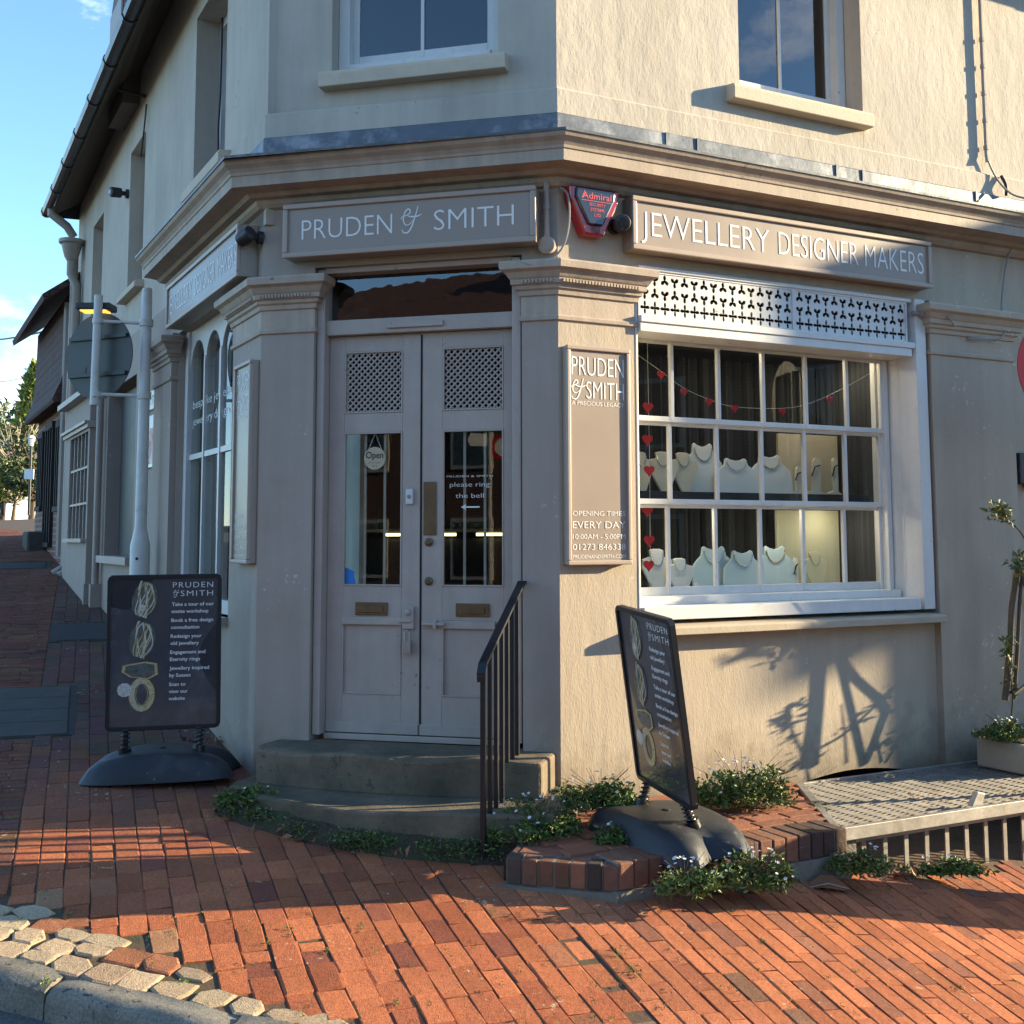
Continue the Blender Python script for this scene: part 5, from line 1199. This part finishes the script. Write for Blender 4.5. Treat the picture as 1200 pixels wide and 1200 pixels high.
def daisy(px, py, Yd, rx, rz, n, nf, label, seed, ry=None, lift=0):
    rnd = random.Random(seed); c = at(px, py, Yd); r = thing('daisy_clump', (c.x, c.y, c.z), label, 'plant', None)
    b = MB(); ry = ry or rx*.7
    for k in range(18):
        a = rnd.uniform(0, 6.28); q = rnd.uniform(.05, 1.0)**.8; cc = (c.x+rx*q*math.cos(a), c.y+ry*q*math.sin(a), c.z+rz*rnd.uniform(.05, .75)*(1-.6*q)); s = rnd.uniform(.2, .5)*(1.15-.5*q)
        leafcloud(b, cc, (rx*s, ry*s, rz*s*rnd.uniform(.6, 1.3)), int(n/18*(.4+1.4*s)), .030, GR, rnd, .35, zmin=lambda p: c.z)
    leafcloud(b, (c.x, c.y, c.z+rz*.1), (rx, ry, rz*.35), int(n/5), .028, GR+[(.1, .07, .03)], rnd, .0, zmin=lambda p: c.z)
    b.build('foliage', M['leafg'], r, fix=False)
    b = MB()
    for _ in range(40):
        a = rnd.uniform(0, 6.28); q = rnd.uniform(.3, 1.15); p0 = Vector((c.x, c.y, c.z)); p1 = Vector((c.x+rx*q*math.cos(a), c.y+ry*q*math.sin(a), c.z+rz*rnd.uniform(.3, 1.15))); b.tube([p0+(p1-p0)*.1, (p0+p1)/2+Vector((0, 0, .03)), p1], .0014, 4)
    b.build('stems', M['bark'], r)
    if nf:
        b = MB(); e = MB()
        for _ in range(nf):
            a = rnd.uniform(0, 6.28); q = rnd.uniform(.2, 1.0); z = rz*math.sqrt(max(0, 1-q*q))*.9+.02
            p = Vector((c.x+rx*q*math.cos(a), c.y+ry*q*math.sin(a), c.z+z)); d = Vector((rnd.gauss(-.1, .4), rnd.gauss(-.5, .4), 1)).normalized(); u = d.orthogonal().normalized(); w_ = d.cross(u)
            s = rnd.uniform(.007, .0105); vs = [p]; 
            for k in range(10): a2 = 6.283*k/10; vs.append(p+(u*math.cos(a2)+w_*math.sin(a2))*s*(1 if k % 2 else .7)+d*.001)
            b.add(vs, [(0, 1+k, 1+(k+1) % 10) for k in range(10)])
            e.add([p+d*.002+(u*math.cos(6.283*k/6)+w_*math.sin(6.283*k/6))*s*.3 for k in range(6)], [tuple(range(6))])
        f = b.build('flowers', M['petal'], r, fix=False); e.build('flower_centres', M['yellow'], f, fix=False)
    return r
daisy(625, 978, 6.0, .25, .20, 3000, 22, 'leafy daisy clump in the raised bed right of the handrail foot', 1)
daisy(702, 945, 6.25, .22, .17, 2300, 16, 'daisy clump against the corner pier behind the leaning board', 2, .14)
daisy(868, 942, 6.55, .30, .24, 3400, 40, 'largest sunlit daisy clump on top of the raised bed under the window', 3, .2)
daisy(800, 1045, 5.42, .15, .14, 1300, 18, 'daisy clump growing from the pavement joint below the leaning board', 4, .10)
daisy(882, 1040, 5.58, .22, .17, 1900, 26, 'wide daisy clump at the foot of the brick edging left of the fallen leaf', 5, .11)
daisy(716, 985, 5.85, .10, .07, 600, 3, 'small low daisy tuft on the raised bed beside the board base', 6, .08)
daisy(292, 938, 6.45, .17, .09, 1400, 2, 'dark green weeds at the left end of the lower door step', 7, .1)
daisy(1175, 868, 7.6, .17, .13, 1300, 12, 'flowering plants filling the trough at the right edge', 8, .12)
daisy(1010, 1024, 5.95, .17, .13, 900, 6, 'scraggy weeds below the left end of the low railing', 9, .06)
daisy(1110, 1026, 6.25, .24, .08, 900, 5, 'thin weeds along the foot of the low railing', 10, .05)
# low weeds along the lower step (uncountable ground cover)
rnd = random.Random(44); b = MB()
fl_pts = [p.to_2d() for p in low[2:20]]
sb_ = MB(); n_ = len(fl_pts)
vs = []
for o_, h_ in ((-.02, .10), (.015, .08), (.045, .04), (.085, .006), (.10, -.02)):
    for k_, p in enumerate(fl_pts):
        q = p+nB*(o_+rnd.uniform(-.008, .008)*(o_ > 0)); vs.append((q.x, q.y, g(q.x, q.y)+h_*rnd.uniform(.75, 1.15)))
sb_.add(vs, [(a_*n_+k_, a_*n_+k_+1, (a_+1)*n_+k_+1, (a_+1)*n_+k_) for a_ in range(4) for k_ in range(n_-1)])
tag(sb_.build('soil_bank', mat('drifted soil', (.06, .042, .026), .95, var=.5, vscale=60, bump=.02, bscale=45, c2=(.05, .06, .02), cscale=8, cfac=.45), None, smooth=True), 'soil drifted against the lower door step', None, None, 'structure')
cl_ = [rnd.uniform(.5, 17) for _ in range(11)]
for i in range(105):
    q = min(len(fl_pts)-1.02, max(.1, rnd.choice(cl_)+rnd.gauss(0, .45))) if i < 85 else rnd.uniform(.5, len(fl_pts)-1.01); j = int(q); p = fl_pts[j].lerp(fl_pts[j+1], q-j)+nB*rnd.uniform(.0, .10); z0 = g(p.x, p.y)
    leafcloud(b, (p.x, p.y, z0+.05-.4*0), (.05, .035, rnd.uniform(.02, .075)), 26, .02, GR+[(.07, .1, .03), (.10, .08, .04)], rnd, 0, zmin=lambda q: z0)
for px, py, k, s in ((740, 1140, 70, .07), (722, 1118, 40, .05), (335, 1090, 25, .03), (212, 1150, 25, .03), (310, 1105, 20, .03), (480, 1135, 14, .02), (80, 1070, 20, .03), (50, 1150, 50, .05), (1040, 1047, 24, .04), (460, 1178, 30, .03), (420, 1090, 12, .02), (380, 1115, 14, .02), (960, 948, 90, .10), (925, 945, 60, .08), (20, 1078, 20, .03)):
    p = onground(px, py) if py > 1000 else at(px, py, 6.55); leafcloud(b, (p.x, p.y, p.z+.0), (s*.5, s, .012), k, .012, GR, rnd, 0, zmin=lambda q: p.z)
for i in range(90):
    px, py = rnd.uniform(0, 1200), rnd.uniform(1045, 1195); p = onground(px, py)
    if kd(p.x, p.y) < .05: continue
    w_ = p.x*lat.x+p.y*lat.y; p2_ = p+Vector((cd.x, cd.y, 0))*rnd.uniform(-.1, .1)
    for k_ in range(3):
        q = p2_+Vector((cd.x, cd.y, 0))*rnd.uniform(-.05, .05); leafcloud(b, (q.x, q.y, g(q.x, q.y)+.002), (.005, .02, .004), 6, .008, GR+[(.1, .11, .04)], rnd, 0, zmin=lambda q: g(q.x, q.y))
tag(b.build('low_weeds', M['leafg'], None, fix=False), 'moss and low weeds in the pavement joints and along the step', None, None, 'stuff')
# dry leaf litter (uncountable)
b = MB()
DL = [(.22, .10, .045), (.30, .15, .07), (.16, .08, .04), (.36, .2, .1)]
for i in range(150):
    if i < 80: px, py = rnd.uniform(975, 1100), rnd.uniform(1022, 1036)
    elif i < 115: px, py = rnd.uniform(190, 285), rnd.uniform(868, 884)
    else:
        q = rnd.uniform(2, len(fl_pts)-1.01); j = int(q); q2 = fl_pts[j].lerp(fl_pts[j+1], q-j)+nB*rnd.uniform(.02, .16); px, py = proj((q2.x, q2.y, g(q2.x, q2.y)))
    p = onground(px, py); leafcloud(b, (p.x, p.y, p.z+.02), (.02, .02, .02), 1, .055, DL, rnd, 0, zmin=lambda q: p.z)
tag(b.build('leaf_litter', M['deadleaf'], None, fix=False), 'dry brown leaves drifted against the walls', None, None, 'stuff')
p = onground(968, 1046)
fl_ = thing('fallen_leaf', p, 'large curled brown leaf on the bricks below the planter end', 'leaf')
b = MB(); P = [(-.10, 0, .0), (-.07, .03, .03), (-.02, .05, .055), (.04, .04, .05), (.09, .02, .015), (.11, 0, 0), (.07, -.03, .0), (.02, -.045, .012), (-.03, -.04, .018), (-.07, -.025, .01)]
b.add([p+Vector((0, 0, .03))]+[p+Vector(q)+Vector((0, 0, .01)) for q in P], [(0, 1+i, 1+(i+1) % 10) for i in range(10)], (.24, .09, .04)); b.build('blade', M['deadleaf'], fl_, fix=False)
b = MB(); b.tube([p+Vector((.1, 0, .01)), p+Vector((0, 0, .035)), p+Vector((-.1, 0, .015)), p+Vector((-.15, .01, .01))], .003, 5); b.build('stalk', M['cane'], fl_)
# trough and climbing rose
tr_ = thing('stone_trough', FC(3.4, .35, -1.46), 'pale stone trough standing on the grating by the right pilaster', 'trough')
b = MB(); b.box(FC, 2.96, 4.4, .22, .60, -1.462, -1.28); b.build('body', M['sillstone'], tr_, bevel=.012); b = MB(); b.box(FC, 3.0, 4.36, .26, .56, -1.30, -1.272); b.build('soil', M['joint'], tr_)
rb = thing('rose_bush', FC(3.75, .42, -1.28), 'leggy rose with cane supports growing from the trough at the right edge', 'shrub')
rnd = random.Random(8); st = MB(); lf = MB()
def stem(P, r0, r1, leaves=8, ls=.045):
    Q = bez(P, 5); n = len(Q); pts = [FC(*q) for q in Q]; st.tube(pts, [r0+(r1-r0)*i/(n-1) for i in range(n)], 7)
    for k in range(leaves):
        i = rnd.randrange(n//3, n); c = pts[i]; leafcloud(lf, (c.x, c.y, c.z), (.03, .03, .03), 4, ls, [(.09, .14, .04), (.13, .16, .05), (.2, .2, .07)], rnd, 0)
LC = (L.x*dC.x+L.y*dC.y, L.x*nC.x+L.y*nC.y, L.z) if 0 else (.929, .263, .2588)
def from_shade(pts, k): return [(t+LC[0]*k, LC[1]*k, z+LC[2]*k) for t, z in (on('C', a, c) for a, c in pts)]
stem(from_shade([(926, 908), (934, 850), (939, 790), (950, 738)], 1.52), .024, .017, 0)
stem(from_shade([(933, 908), (940, 840), (945, 780), (952, 738)], 1.55), .014, .010, 0)
stem(from_shade([(992, 908), (980, 850), (966, 785), (954, 738)], 1.5), .012, .009, 0)
stem(from_shade([(944, 745), (975, 797), (1013, 837), (1010, 862), (993, 905)], 1.62), .016, .012, 2, .04)
stem(from_shade([(905, 912), (935, 890), (966, 872), (1000, 842), (1036, 806)], 1.7), .010, .006, 8, .05)
stem(from_shade([(1004, 738), (1022, 762), (1040, 790)], 1.7), .009, .006, 2)
stem(from_shade([(952, 788), (972, 776), (996, 760)], 1.6), .004, .003, 9, .045)
stem(from_shade([(972, 905), (970, 870), (966, 835)], 1.55), .005, .003, 0)
stem(from_shade([(1012, 905), (1008, 870), (1018, 840)], 1.55), .005, .003, 3)
stem(from_shade([(1016, 905), (1030, 880), (1040, 850)], 1.6), .006, .004, 5)
stem(from_shade([(944, 746), (900, 758), (853, 773), (797, 795)], 4.6), .008, .003, 26, .07)
for (a_, c_) in ((948, 733), (955, 742)): q = FC(*from_shade([(a_, c_)], 1.52)[0]); leafcloud(lf, q, (.05, .05, .05), 22, .05, [(.09, .14, .04), (.13, .16, .05)], rnd, 0)
stem([(3.05, .40, -1.28), (3.08, .42, -1.0), (3.02, .44, -.72), (3.07, .45, -.6)], .006, .004, 16, .05)
stem([(3.30, .48, -.25), (3.15, .50, .0), (3.02, .50, .10), (2.92, .50, .17)], .006, .004, 5, .04)
for c in ((3.10, .48, -.17), (3.18, .5, -.25), (2.90, .50, .17), (2.97, .5, .15)): q = FC(*c); leafcloud(lf, q, (.06, .05, .06), 34, .05, [(.09, .14, .04), (.13, .16, .05), (.3, .25, .08)], rnd, 0)
st.build('stems', M['bark'], rb, smooth=True); lf.build('foliage', M['leafg'], rb, fix=False)
b = MB()
for P_ in ([(930, 908), (951, 738)], [(990, 908), (953, 738)]):
    q = from_shade(P_, 1.47); b.tube([FC(*q[0]), FC(*q[1])], .006, 6)
b.build('cane', M['cane'], rb)
q = FC(2.915, .5, .175); b = MB(); b.lathe(lambda x, y, h: q+Vector((x, y, h)), [(.008, -.01), (.018, .0), (.022, .015), (.012, .026), (.003, .03)], 10); b.build('rosebud', mat('yellow petals', (.6, .4, .06), .6), rb, smooth=True)
# ================================================================== NEIGHBOURS
def part(b, name, m, r, uv=False, **k):
    o = b.build(name, m, r, **k)
    if uv: wall_uv(o)
    return o
bh = thing('tile_hung_house', FA(9.8, 0, 0), 'old red brick house with hung clay tiles beyond the grey shop', 'building')
b = MB(); b.box(FA, 8.28, 11.6, -.3, .04, -1, 1.78); b.box(FA, 8.28, 8.3, -5, -.3, -1, 3.); b.box(FA, 11.3, 11.6, -5, -.3, -1, 3.); part(b, 'brick_wall', M['housewall'], bh, True)
b = MB(); b.prism(lambda t, o, z: FA(o, t, z), [(-.3, 1.78), (.22, 1.66), (.24, 1.70), (.14, 1.95), (.10, 2.3), (.09, 3.0), (-.3, 3.0)], 8.26, 11.62); part(b, 'hung_tiles', M['tilehung'], bh, True)
b = MB(); b.prism(lambda t, o, z: FA(o, t, z), [(.40, 2.86), (.42, 2.93), (-2.6, 5.2), (-2.6, 5.1)], 8.0, 11.85); b.prism(lambda t, o, z: FA(o, t, z), [(-5.4, 2.9), (-5.4, 3.0), (-2.6, 5.2), (-2.6, 5.1)], 8.0, 11.85); part(b, 'roof', M['rooftile'], bh, True)
b = MB(); b.prism(lambda t, o, z: FA(o, t, z), [(-5, -1), (-.3, -1), (-.3, 3), (-2.6, 5.08), (-5, 3)], 11.25, 11.29); part(b, 'gable', M['housewall'], bh, True)
for t0, t1, z0, z1 in ((8.55, 9.15, .35, 1.5), (9.5, 10.3, -.1, 1.55), (10.6, 11.2, .4, 1.5)):
    b = MB(); b.box(FA, t0, t1, .03, .10, z0, z0+.06); b.box(FA, t0, t1, .03, .09, z1-.08, z1)
    for k in range(4): t = t0+(t1-t0-.05)*k/3; b.box(FA, t, t+.05, .03, .085, z0+.06, z1-.08)
    f = b.build('window', M['oak'], bh); b = MB(); b.box(FA, t0+.02, t1-.02, .045, .05, z0+.05, z1-.05); b.build('pane', M['glassup'], f)
    b = MB(); b.box(FA, t0+.01, t1-.01, .041, .044, z0+.03, z1-.03); b.build('window_back', M['dark'], f)
b = MB(); b.tube([FA(8.28, .1, 2.9), FA(8.28, .1, -.2)], .04, 8); b.build('drainpipe', M['pipe'], bh)
p = at(43, 628, 16.2); sb = thing('stone_block', (p.x, p.y, g(p.x, p.y)), 'squat stone mounting block beside the far brick house', 'stone block')
b = MB(); fr = frame((p.x, p.y, g(p.x, p.y)), R(28)); b.box(fr, -.16, .16, -.3, .3, -.1, .22); b.build('block', M['slab'], sb, bevel=.03)
# house to the right that shades the end of the shop wall
SUNAZ, SUNEL = R(10.5), R(15.0)
L = Vector((math.cos(SUNEL)*math.cos(SUNAZ), math.cos(SUNEL)*math.sin(SUNAZ), math.sin(SUNEL)))
lh_ = Vector((math.cos(SUNAZ), math.sin(SUNAZ))); ls_ = Vector((-lh_.y, lh_.x)); pe = FC(2.34, 0, 0)
def FH(y, x, z):
    p = Vector((pe.x, pe.y))+lh_*x+ls_*y; return Vector((p.x, p.y, z))
HX = 12.; ez = 1.78+math.tan(SUNEL)*HX; q = FH(3, HX+4, -1.8)
nh = thing('brick_house', q, 'low-roofed brick house across the side road to the right, outside the picture', 'building')
b = MB(); G = [(0, -2.4), (6.5, -2.4), (6.5, ez), (3.25, ez+.35), (0, ez)]
b.prism(FH, G, HX, HX+8); part(b, 'wall', M['housewall'], nh, True)
b = MB()
for s in (0, 1):
    y0 = 0 if s == 0 else 6.5; sg = -1 if s == 0 else 1
    b.prism(FH, [(y0, ez-.34), (y0+sg*.27, ez-.34), (y0+sg*.27, ez+.02), (3.25, ez+.5), (3.25, ez+.3)], HX-.2, HX+8.2)
part(b, 'roof', M['rooftile'], nh, True)
for y0 in (1.2, 4.0):
    for z0 in (-.6, 2.2):
        b = MB(); b.box(FH, y0, y0+1.1, HX-.05, HX+.03, z0, z0+1.3); f = b.build('window', M['white'], nh); b = MB(); b.box(FH, y0+.08, y0+1.02, HX-.06, HX-.05, z0+.08, z0+1.22); b.build('pane', M['glassup'], f)
# terrace across the road (seen only as reflections)
oh = thing('brick_terrace', (-3, -14, -2), 'red brick terrace with tiled roof and chimneys across the road behind the camera', 'building')
b = MB(); b.box(FW, -34, 3.5, -20, -12, -3, 3.9); part(b, 'wall', M['housewall'], oh, True)
b = MB(); b.prism(lambda y, x, z: Vector((x, y, z)), [(-20.4, 3.8), (-11.6, 3.8), (-11.6, 3.9), (-16, 7.6), (-20.4, 3.9)], -34.3, 3.8); part(b, 'roof', M['rooftile'], oh, True)
for x in (-9, -2.2):
    b = MB(); b.box(FW, x, x+1.3, -15.2, -14.2, 4.5, 8.3); b.box(FW, x-.06, x+1.36, -15.26, -14.14, 8.3, 8.45); part(b, 'chimney', M['housewall'], oh, True)
for i in range(11):
    for z0 in (-1.0, 1.7):
        x = -31+3.1*i; b = MB(); b.box(FW, x, x+1.2, -12.03, -11.94, z0, z0+1.5); f = b.build('window', M['white'], oh); b = MB(); b.box(FW, x+.1, x+1.1, -11.938, -11.93, z0+.1, z0+1.4); b.build('pane', M['glassup'], f)
wh = thing('corner_house', (20, -4, -2), 'dark brick house across the side road, seen only as reflections', 'building')
b = MB(); b.box(FW, 17, 25, -16, 5, -3, 4.4); part(b, 'wall', M['housewall'], wh, True)
b = MB(); b.prism(lambda x, y, z: Vector((x, y, z)), [(16.6, 4.3), (25.4, 4.3), (25.4, 4.4), (21, 7.2), (16.6, 4.4)], -16.3, 5.2); part(b, 'roof', M['rooftile'], wh, True)
for i in range(6):
    for z0 in (-1.0, 1.9):
        y = -14.5+3.2*i; b = MB(); b.box(FW, 16.94, 17.03, y, y+1.2, z0, z0+1.5); f = b.build('window', M['white'], wh); b = MB(); b.box(FW, 16.93, 16.938, y+.1, y+1.1, z0+.1, z0+1.4); b.build('pane', M['glassup'], f)
def mirrored(px, py, Yv):
    "where a thing across the road stands when its image in the door glass is seen at this pixel"
    p = at(px, py, Yv); q = O+nB*(oD-.02); d = (Vector((p.x, p.y))-q).dot(nB); return Vector((p.x-2*d*nB.x, p.y-2*d*nB.y, p.z))
ds = thing('direction_sign', mirrored(574, 640, 24), 'white direction arm and round sign across the road, reflected in the door glass', 'sign post')
a_, c_ = mirrored(574, 503, 24), mirrored(574, 640, 24); b = MB(); b.tube([Vector((a_.x, a_.y, -3)), a_], .05, 10); b.build('post', M['greypaint'], ds, smooth=True)
e_, f_ = mirrored(548, 508, 24), mirrored(571, 523, 24); b = MB(); u_ = Vector((f_.x-e_.x, f_.y-e_.y, 0)); nrm_ = Vector((-u_.y, u_.x, 0)).normalized()*.02
P = [(0, .5), (.15, 1), (1, 1), (1, 0), (.15, 0)]; pts_ = [Vector((e_.x, e_.y, 0))+u_*x+Vector((0, 0, f_.z+(e_.z-f_.z)*z)) for x, z in P]
b.add([p-nrm_ for p in pts_]+[p+nrm_ for p in pts_], [(0, 1, 2, 3, 4), (9, 8, 7, 6, 5)]+[(i, (i+1) % 5, 5+(i+1) % 5, 5+i) for i in range(5)]); b.build('arm', M['whitedisc'], ds)
rc_ = mirrored(590, 524, 24); fc_ = Vector((-rc_.x-3, 6-rc_.y, 0)).normalized(); b = MB(); b.tube([rc_, rc_+fc_*.01], .26, 32); b.build('red_ring', M['reddisc'], ds); b = MB(); b.tube([rc_+fc_*.011, rc_+fc_*.016], .19, 32); b.build('sign_face', M['whitedisc'], ds)
# ================================================================== FAR END OF THE STREET
def tree(px, Yd, h, r, label, seed, cols, n=2600, size=.35, kind='round', name='tree', trunk=.12, bare=0):
    rnd = random.Random(seed); c = at(px, 600, Yd); z0 = g(max(-9, c.x), min(60, c.y)); t = thing(name, (c.x, c.y, z0), label, 'tree')
    b = MB(); b.tube([Vector((c.x, c.y, z0-.2)), Vector((c.x+.1, c.y, z0+h*.5)), Vector((c.x, c.y, z0+h*.85))], [trunk, trunk*.6, trunk*.2], 8)
    for k in range(14 + bare):
        a = rnd.uniform(0, 6.28); zz = z0+h*rnd.uniform(.12, .6); e = Vector((c.x+r*.9*math.cos(a)*rnd.uniform(.3, 1), c.y+r*.9*math.sin(a), min(z0+h, zz+h*rnd.uniform(.2, .5)))); b.tube([Vector((c.x, c.y, zz)), (Vector((c.x, c.y, zz))+e)/2+Vector((0, 0, -.1)), e], [trunk*.4, trunk*.25, .01], 5)
    b.build('trunk', M['bark'] if not bare else M['cane'], t)
    if n:
        b = MB()
        if kind == 'cone':
            for k in range(60):
                q = rnd.uniform(.05, 1)**.9; a = rnd.uniform(0, 6.28); rr = r*(1-q)*rnd.uniform(.6, 1.05)+.08; cc = (c.x+rr*.7*math.cos(a), c.y+rr*.7*math.sin(a), z0+h*(.08+.9*q)); leafcloud(b, cc, (r*.3*(1.2-q), r*.3*(1.2-q), h*.09), n//60, size, cols, rnd, .1, up=.9)
        else:
            for k in range(26):
                a = rnd.uniform(0, 6.28); q = math.sqrt(rnd.random()); cc = (c.x+r*.75*q*math.cos(a), c.y+r*.75*q*math.sin(a), z0+h*rnd.uniform(.3, .95)); leafcloud(b, cc, (r*.38, r*.38, h*.13), n//26, size, cols, rnd, .2)
        b.build('crown', M['farleaf'], t, fix=False)
    return t
YG = [(.24, .28, .05), (.32, .33, .07), (.16, .20, .04)]; DG = [(.06, .09, .03), (.04, .07, .025), (.09, .12, .04)]
tree(36, 42, 5.3, 1.7, 'sunlit yellow-green conifer at the end of the street', 1, YG, 3000, .35, 'cone', 'conifer')
tree(16, 38, 3.4, 1.6, 'bare pale-stemmed shrub before the conifer at the end of the street', 2, [(.4, .32, .2), (.3, .25, .15)], 260, .2, bare=60, name='bare_shrub', trunk=.06)
tree(2, 44, 3.6, 2.2, 'bushy olive-green tree at the far left edge', 3, [(.2, .22, .07), (.14, .17, .05)], 2400, .3)
tree(14, 33, 1.5, 1.5, 'low yellow-green shrub at the street end beside the lamp post', 4, YG, 1600, .16, name='shrub', trunk=.05)
tree(42, 32, 2.0, 1.1, 'dark clipped evergreen beside the tile-hung house', 5, DG, 1600, .16, name='evergreen_shrub', trunk=.05)
tree(-60, 52, 6, 4, 'broad tree left of the street end', 6, DG, 2400, .4)
tree(-190, 40, 5, 3.5, 'round dark tree furthest left beyond the street', 9, DG, 2200, .35)
tree(-130, 60, 7, 4, 'taller yellow-green tree behind the left trees', 10, YG, 2200, .45)
lp = at(33, 600, 30); l0 = thing('street_lamp', (lp.x, lp.y, g(-9, lp.y)), 'thin dark street lamp post with a pale notice at the street end', 'street lamp')
zt_ = at(33, 520, 30).z; b = MB(); b.tube([Vector((lp.x, lp.y, g(-9, lp.y))), Vector((lp.x, lp.y, zt_))], .035, 8); b.build('post', M['blackmetal'], l0)
b = MB(); b.lathe(lambda x, y, h: Vector((lp.x+x, lp.y+y, zt_+h)), [(.05, 0), (.09, .18), (.11, .2), (.03, .28)], 8); b.build('lantern', M['whitedisc'], l0)
b = MB(); zz = at(33, 553, 30).z; b.box(FW, lp.x-.12, lp.x+.12, lp.y-.08, lp.y-.05, zz-.13, zz+.13); b.build('notice', M['whitedisc'], l0)
# walker at the far left edge
def person(px, Yd):
    c = at(px, 600, Yd); z0 = g(-9, Yd)
    r = thing('person', (c.x, c.y, z0), 'person in pale blue jacket and dark trousers walking at the far left edge', 'person')
    V = [(0, 0, .95), (0, 0, 1.2), (0, 0, 1.42), (0, 0, 1.53), (0, -.01, 1.66), (.18, 0, 1.40), (.23, .03, 1.12), (.21, -.08, .88), (-.18, 0, 1.40), (-.23, -.04, 1.12), (-.21, .06, .9), (.09, 0, .90), (.10, -.10, .50), (.10, -.05, .07), (.10, -.2, .03), (-.09, 0, .90), (-.10, .12, .50), (-.10, .22, .1), (-.10, .12, .04)]
    E_ = [(0, 1), (1, 2), (2, 3), (3, 4), (2, 5), (5, 6), (6, 7), (2, 8), (8, 9), (9, 10), (0, 11), (11, 12), (12, 13), (13, 14), (0, 15), (15, 16), (16, 17), (17, 18)]
    RA = [.15, .14, .15, .055, .10, .07, .045, .035, .07, .045, .035, .10, .065, .045, .04, .10, .065, .045, .04]
    me = bpy.data.meshes.new('body'); me.from_pydata(V, E_, []); o = bpy.data.objects.new('body', me); col.objects.link(o); o.parent = r
    m = o.modifiers.new('s', 'SKIN')
    for i, q in enumerate(me.skin_vertices[0].data): q.radius = (RA[i], RA[i]*.8); q.use_root = i == 0
    o.modifiers.new('u', 'SUBSURF').levels = 1
    bpy.context.view_layer.update(); dg = bpy.context.evaluated_depsgraph_get(); m2 = bpy.data.meshes.new_from_object(o.evaluated_get(dg)); o.modifiers.clear(); o.data = m2
    for k_ in ('denim', 'shirt', 'skin', 'hair'): m2.materials.append(M[k_])
    for p in m2.polygons: z = p.center.z; p.material_index = 0 if z < .96 else 1 if z < 1.48 else (3 if z > 1.68 or p.center.y > .03 else 2); p.use_smooth = True
person(1.5, 44)
for y0, y1 in ((380, 384), (437, 431)):
    a, c = at(-60, y0, 34), at(60, y1, 17.0 if y0 == 380 else 30); cw = thing('overhead_wire', a, 'upper overhead wire crossing the sky to the tile-hung house' if y0 == 380 else 'lower thin overhead wire crossing the sky at the left', 'wire')
    b = MB(); b.tube([a+(c-a)*(i/10)-Vector((0, 0, .25*math.sin(math.pi*i/10))) for i in range(11)], .016 if y0 == 380 else .01, 5); b.build('cable', M['blackcable'], cw)
b = MB(); vs = []
for d in (0, 1):
    for i in range(9):
        y = 23.6+i*5; x = -19+d*12.; vs.append((x, y, g(x, y)-.01))
b.add(vs, [(i, i+1, 10+i, 9+i) for i in range(8)]); tag(b.build('street', mat('worn paving', (.16, .11, .09), .85, var=.3, vscale=9, bump=.01, bscale=14), None), 'paved street running uphill', None, None, 'structure')
# ================================================================== LIGHT
w = bpy.data.worlds.new('World'); sc.world = w; w.use_nodes = True; t = w.node_tree; t.nodes.clear()
out = t.nodes.new('ShaderNodeOutputWorld'); bg = N(t, 'ShaderNodeBackground', Strength=.112); sky = N(t, 'ShaderNodeTexSky', sky_type='NISHITA')
sky.sun_disc = False; sky.sun_elevation = SUNEL; sky.sun_rotation = math.pi/2-SUNAZ; sky.air_density = 1.0; sky.dust_density = .1; sky.ozone_density = 4; sky.altitude = 1500
tc = N(t, 'ShaderNodeTexCoord'); mp = N(t, 'ShaderNodeMapping'); mp.inputs['Scale'].default_value = (1, 1, 2.2); nz = N(t, 'ShaderNodeTexNoise', Scale=3.2, Detail=7., Roughness=.62)
t.links.new(tc.outputs['Generated'], mp.inputs[0]); mp.inputs['Location'].default_value = (.35, .1, .2); t.links.new(mp.outputs[0], nz.inputs[0])
rp = N(t, 'ShaderNodeValToRGB'); rp.color_ramp.elements[0].position = .60; rp.color_ramp.elements[1].position = .80; t.links.new(nz.outputs[0], rp.inputs[0])
mx = N(t, 'ShaderNodeMix', data_type='RGBA'); t.links.new(rp.outputs[0], mx.inputs[0]); tn = N(t, 'ShaderNodeMix', data_type='RGBA', blend_type='MULTIPLY'); tn.inputs[0].default_value = 1; tn.inputs[7].default_value = (.92, .90, .82, 1); t.links.new(sky.outputs[0], tn.inputs[6]); t.links.new(tn.outputs[2], mx.inputs[6]); mx.inputs[7].default_value = (5.2, 5.4, 5.8, 1)
t.links.new(mx.outputs[2], bg.inputs[0]); t.links.new(bg.outputs[0], out.inputs[0])
sl = bpy.data.lights.new('sun', 'SUN'); sl.energy = 3.0; sl.angle = R(.5); sl.color = (1, .83, .53); so = bpy.data.objects.new('sun', sl); col.objects.link(so); so.rotation_euler = L.to_track_quat('Z', 'Y').to_euler()
sc.view_settings.view_transform = 'Standard'; sc.view_settings.look = 'None'; sc.view_settings.exposure = 2.38; sc.view_settings.gamma = 1
sc.cycles.max_bounces = 6; sc.cycles.transparent_max_bounces = 10; sc.cycles.glossy_bounces = 3; sc.cycles.diffuse_bounces = 3; sc.cycles.caustics_reflective = False; sc.cycles.caustics_refractive = False
# lift the whole place so that the pavement lies near z = 0
for o in list(sc.objects):
    if o.parent is None and o.type in ('MESH', 'EMPTY'): o.location.z += ZC
